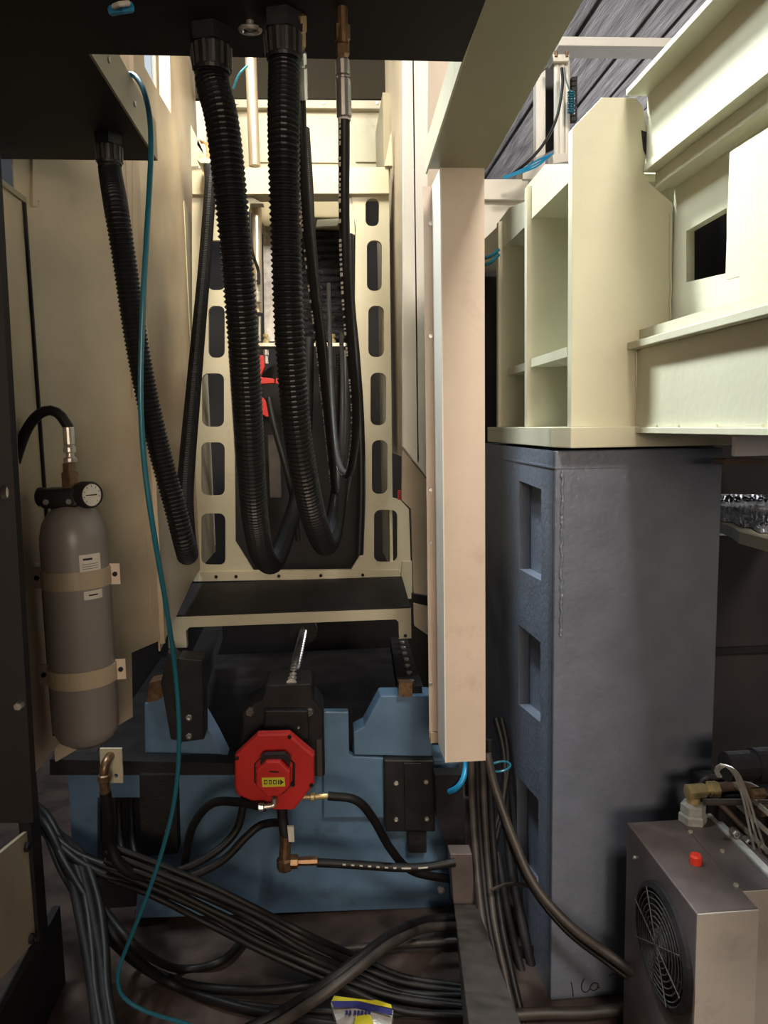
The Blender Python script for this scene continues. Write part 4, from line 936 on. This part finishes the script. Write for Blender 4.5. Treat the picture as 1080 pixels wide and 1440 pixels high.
#======================================================================= BEHIND THE CASTING: CREAM RAIL, CYLINDERS, PANELS
t = thing('cream_rail', 'cream horizontal rail crossing in front of the board ceiling', 'rail')
MB().ploop([[(788, 51), (950, 53), (950, 66), (786, 64)]], 3.0, .10).build('rail', M['white'], t, bevel=.002)
def rod(t, px, y0, y1, r, Y, name, m='white', n=12):
    MB().cyl(at(px, y1, Y=Y), at(px, y0, Y=Y), r, n).build(name, M[m], t)
t = thing('air_cylinder', 'white twin rod pneumatic cylinder standing behind the cream casting', 'pneumatic cylinder')
for px, r in ((783, .011), (790, .013), (797, .011)): rod(t, px, 84, 222, r, 2.85, 'rod')
MB().ploop([[(777, 76), (801, 76), (801, 86), (778, 86)]], 2.82, .06).build('head', M['zinc'], t, bevel=.002)
MB().ploop([[(777, 216), (808, 215), (808, 226), (778, 230)]], 2.82, .06).build('foot', M['white'], t, bevel=.002)
rod(t, 782, 72, 80, .006, 2.82, 'stud', 'copper'); rod(t, 797, 72, 80, .006, 2.82, 'stud', 'copper')
t = thing('white_upright', 'white upright strip left of the twin rod pneumatic cylinder', 'upright')
MB().ploop([[(754, 110), (767, 98), (767, 216), (754, 222)]], 2.95, .04).build('strip', M['white'], t)
MB().ploop([[(767, 96), (779, 90), (779, 210), (767, 216)]], 3.0, .02).build('backing', M['darkwall'], t)
cable('dark cable curving from the twin rod cylinder head down left', hosepts([(790, 96, 2.78), (791, 120, 2.76), (783, 165, 2.76), (766, 200, 2.78), (742, 228, 2.8), (716, 248, 2.85)]), .0055, 'blackm')
g = 'thin blue tubes by the pneumatic cylinder'
for k in range(3):
    cable('thin blue air tube, %s of three spreading left from the pneumatic cylinder foot' % ('top', 'middle', 'lowest')[k], hosepts([(778-4*k, 216+3*k, 2.8), (755, 226+4*k, 2.8), (735, 238+2*k, 2.8), (708, 249+k, 2.82)]), .0035, 'bluetube', 'tube', 'air_tube', g, n=6)
mb = MB(); P = [at(794, 95, Y=2.78), at(796, 112, Y=2.78), at(802, 128, Y=2.78)]
for k in range(64):
    q = at(803, 128+k*.5, Y=2.78); P.append(q+Vector((.011*math.cos(k*.9), .011*math.sin(k*.9), 0)))
mb.tube(P, .0028, n=6, step=.004); tag(mb.build('coiled_tube', M['teal']), 'coiled blue air tube right of the pneumatic cylinder', 'tube')
t = thing('cable_chain', 'short black vertical strip beside the coiled blue tube', 'cable chain')
for k in range(9): MB().ploop([[(804, 108+k*7), (812, 107+k*7), (812, 113+k*7), (804, 113.5+k*7)]], 2.9, .03).build('link', M['blackm'], t)
t = thing('cream_box', 'cream upper box face between the pillar top and the casting', 'box')
MB().ploop([[(670, 252), (743, 252), (741, 281), (670, 280)]], 2.95, .2).build('body', M['white'], t, bevel=.002)
MB().ploop([[(735, 235), (766, 222), (770, 252), (735, 252)]], 2.94, .1).build('corner_block', M['white'], t, bevel=.002)
t = thing('cream_box', 'cream lower box face under the upper one beside the pillar', 'box')
MB().ploop([[(670, 284), (742, 284), (735, 330), (670, 345)]], 2.98, .2).build('body', M['white'], t, bevel=.002)
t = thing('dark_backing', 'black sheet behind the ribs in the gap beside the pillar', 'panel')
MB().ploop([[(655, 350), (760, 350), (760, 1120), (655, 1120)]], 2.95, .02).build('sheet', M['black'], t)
g = 'blue grey tubes under the rib gussets'
for k in range(2): cable('blue grey tube, %s of two beside the pillar under the rib strips' % ('upper', 'lower')[k], hosepts([(676, 364+10*k, 2.5), (690, 360+9*k, 2.44), (702, 350+7*k, 2.42)]), .006, 'teal', 'tube', 'air_tube', g)
#======================================================================= RIGHT SIDE BACKGROUND
t = thing('dark_cabinet', 'dark grey cabinet receding beyond the grey column at the right', 'cabinet')
MB().box(at(985, 900, Y=2.6).x, 2.9, FL, 2.6, 2.95, at(1050, 752, Y=2.9).z).build('front', M['darkwall'], t)
MB().box(at(985, 900, Y=2.6).x, 2.88, at(1050, 916, Y=2.9).z, 2.6, 2.9, at(1050, 908, Y=2.9).z).build('rail', M['black'], t)
t = thing('dark_gap_fill', 'black block standing in for the dark gap under the cream arm beyond the grey column', 'beam')
MB().ploop([[(985, 596), (1200, 596), (1200, 698), (985, 694)]], 2.7, .3).build('beam', M['black'], t)  # black block paints the dark gap, no real beam
t = thing('side_table', 'beige board covered by crinkled grey film beyond the grey column', 'board')
zb_t = at(1017, 736, Y=2.25).z
MB().plate([zpoly([(985, 726), (1018, 736), (1030, 741), (1040, 748), (1110, 766), (1110, 700), (985, 700)], zb_t)], (0, 0, zb_t-.035), (1, 0, 0), (0, 1, 0), (0, 0, 1), .035).build('board', M['cream'], t)
mb = MB(); zp = zpoly([(985, 722), (1015, 731), (1040, 742), (1110, 760), (1110, 698), (985, 698)], zb_t)
xs0, xs1 = min(a for a, b in zp), max(a for a, b in zp); ys0, ys1 = min(b for a, b in zp), max(b for a, b in zp)
n = 40; grid = []
for i in range(n+1):
    row = []
    for j in range(n+1):
        px = 985+130*i/n; pf = 723+(px-985)*.31+1.5*math.sin(i*.8); q = at(px, pf+(697-pf)*j/n, Z=zb_t)
        row.append(mb.bm.verts.new((q.x, q.y, zb_t+.003+(.016*abs(math.sin(i*1.3+math.cos(j*.7)*2)*math.sin(j*.9+i*.4)) if j else 0))))
    grid.append(row)
for i in range(n):
    for j in range(n):
        try: mb.bm.faces.new((grid[i][j], grid[i+1][j], grid[i+1][j+1], grid[i][j+1]))
        except Exception: pass
mb.build('crinkled_film', M['film'], t, smooth=True)
#======================================================================= OIL COOLER
t = thing('oil_cooler', 'dusty metal oil cooler box with side fan and red cap, lower right', 'oil cooler')
yn = 1.34
q = at(980, 1285, Y=yn); xc0 = q.x; zc = q.z; xc1 = at(1068, 1282, Y=yn).x; yf = at(890, 1156, Z=zc).y
MB().box(xc0, yn+.003, FL, xc1, yf, zc).build('housing', M['cooler'], t, bevel=.003)
MB().box(xc0+.002, yn, FL, xc1, yn+.004, zc-.002).build('front_plate', M['coolerside'], t, bevel=.001)
q = at(993, 1145, Z=zc); xt1 = q.x; y2n = at(1074, 1250, Z=zc).y
MB().box(xc1, y2n, FL, xt1, yf, zc).build('side_housing', M['cooler'], t, bevel=.002)
MB().box(xc1+.001, y2n-.003, FL, xt1, y2n, zc-.002).build('front_plate', M['coolerside'], t)
MB().box(xt1, y2n-.01, FL, xt1+.018, yf+.01, zc+.005).build('core_flange', M['palealu'], t, bevel=.001)
MB().box(xt1+.018, y2n, FL, xt1+.05, yf, zc-.01).build('core', M['cooler'], t)
for k in range(12): MB().box(xt1+.050, y2n, .1+k*.045, xt1+.054, yf-.01, .112+k*.045).build('fin', M['zinc'], t)
fy, fz, fr = yn+.134, zc-.168, .118
MB().lathe([(fr+.012, 0), (fr+.012, .010), (fr, .016), (fr-.004, .012), (fr-.004, .002), (0, .002)], (xc0, fy, fz), (-1, 0, 0), 40).build('fan_shroud', M['dark'], t)
gd_ = None
for k in range(9):
    rr = .020+k*.0125; mb = MB()
    mb.tube([Vector((xc0-.018+.006*(k/9), fy+rr*math.cos(a), fz+rr*math.sin(a))) for a in [i*math.pi/10 for i in range(21)]], .0017, n=5, step=.01)
    mb.build('guard_ring', M['mesh'], t)
for k in range(4):
    a = math.pi/4*k+.3; v = Vector((0, math.cos(a), math.sin(a)))*fr
    c = Vector((xc0-.020, fy, fz)); MB().cyl(c-v, c+v, .0014, 6).build('guard_spoke', M['mesh'], t)
MB().lathe([(0, .002), (.034, .002), (.034, .010), (.028, .013), (0, .013)], (xc0, fy, fz), (-1, 0, 0), 20).build('fan_hub', M['steel'], t)
for k in range(7):
    a = 2*math.pi*k/7; u_ = Vector((0, math.cos(a), math.sin(a))); v_ = Vector((-.12, -math.sin(a), math.cos(a))).normalized()
    c = Vector((xc0-.008, fy, fz)); w = Vector((.0015, 0, 0))
    A_ = [c+u_*.03-v_*.01-w, c+u_*.03+v_*.014-w, c+u_*.03+v_*.014+w, c+u_*.03-v_*.01+w]; B_ = [c+u_*.1-v_*.02-w, c+u_*.1+v_*.03-w, c+u_*.1+v_*.03+w, c+u_*.1-v_*.02+w]
    MB().frustum(A_, B_).build('fan_blade', M['blackm'], t)
for px, py in ((971, 1171), (1016, 1198), (1035, 1246)): q = at(px, py, Z=zc); bolt(t, (q.x, q.y, zc), (0, 0, 1), .006, .005, 'zinc')
for px, py in ((893, 1206),): q = at(px, py, X=xc0); bolt(t, q, (-1, 0, 0), .005, .004, 'steel')
q = at(978, 1214, Z=zc)
MB().lathe([(.013, 0), (.013, .006), (.0135, .006), (.0135, .018), (.010, .022), (0, .022)], (q.x, q.y, zc), (0, 0, 1), 10).build('red_cap', M['redcap'], t)
q = at(974, 1154, Z=zc); q = Vector((q.x, q.y, zc)); KF = 1.3
port = MB().lathe([(.034, -.004), (.034, .018), (.030, .022), (.030, .044), (.020, .048)], q, (0, 0, 1), 6).build('port_nut', M['palealu'], t)
MB().lathe([(.016, .048), (.016, .066), (.018, .066)], q, (0, 0, 1), 12).build('brass_neck', M['brass'], port)
e = q+Vector((0, -.004, .080))
MB().lathe([(0, -.020), (.018, -.020), (.018, .026), (.014, .028), (.014, .036), (.021, .038), (.021, .060), (.013, .062)], e, (1, .02, .02), 6).build('brass_elbow', M['brass'], port)
h0 = e+Vector((.055, .003, .002))
cable('brown hose leaving the brass elbow on the oil cooler toward the right edge', [h0, h0+Vector((.05, 0, .004)), h0+Vector((.09, -.01, .0)), h0+Vector((.12, -.04, -.03)), h0+Vector((.13, -.06, -.1))], .0125, 'brownhose', 'hose', 'hose')
# hydraulic pump behind
t = thing('hydraulic_unit', 'dark hydraulic pump unit with pipes behind the oil cooler', 'hydraulic unit')
MB().lathe([(0, 0), (.035, 0), (.035, .07), (.040, .07), (.040, .30), (0, .30)], at(1020, 1078, Y=1.62), (1, .0, .0), 24).build('pump_barrel', M['dark'], t)
MB().box(at(1010, 1180, Y=1.66).x, 1.66, FL, 1.5, 1.8, at(1010, 1120, Y=1.66).z).build('manifold', M['dark'], t, bevel=.004)
MB().tube([at(986, 1110, Y=1.72), at(990, 1098, Y=1.72), at(1004, 1094, Y=1.72), at(1100, 1094, Y=1.72)], .010, n=10).build('pipe', M['dusty'], t)
MB().tube([at(990, 1128, Y=1.6), at(1050, 1128, Y=1.6), at(1100, 1130, Y=1.6)], .008, n=10).build('pipe', M['dusty'], t)
MB().tube([at(1000, 1118, Y=1.66), at(1030, 1148, Y=1.64), at(1070, 1190, Y=1.6), at(1100, 1222, Y=1.58)], .007, n=10).build('pipe', M['brownhose'], t)
for px, py in ((1056, 1116), (1068, 1140)): MB().lathe([(0, 0), (.014, 0), (.014, .03), (.010, .034), (0, .034)], at(px, py, Y=1.58), (1, 0, 0), 6).build('pipe_nut', M['copper'], t)
for px, py in ((1048, 1180), (1030, 1168)): bolt(t, at(px, py, Y=1.6), (0, -1, 0), .010, .02, 'steel')
g = 'thin grey wires over the hydraulic unit'
for k in range(3):
    cable('thin grey wire, %s of three looping over the hydraulic pump' % ('left', 'middle', 'right')[k], [at(1010+2*k, 1092, Y=1.56), at(1006+2*k, 1082+k, Y=1.55), at(1016+2*k, 1075+k, Y=1.54), at(1032+3*k, 1088, Y=1.54), at(1044+4*k, 1120, Y=1.55), at(1054+6*k, 1165, Y=1.56), at(1062+8*k, 1200, Y=1.56)], .0030, 'zinc', 'wire', 'wire', g, n=6)
finish()
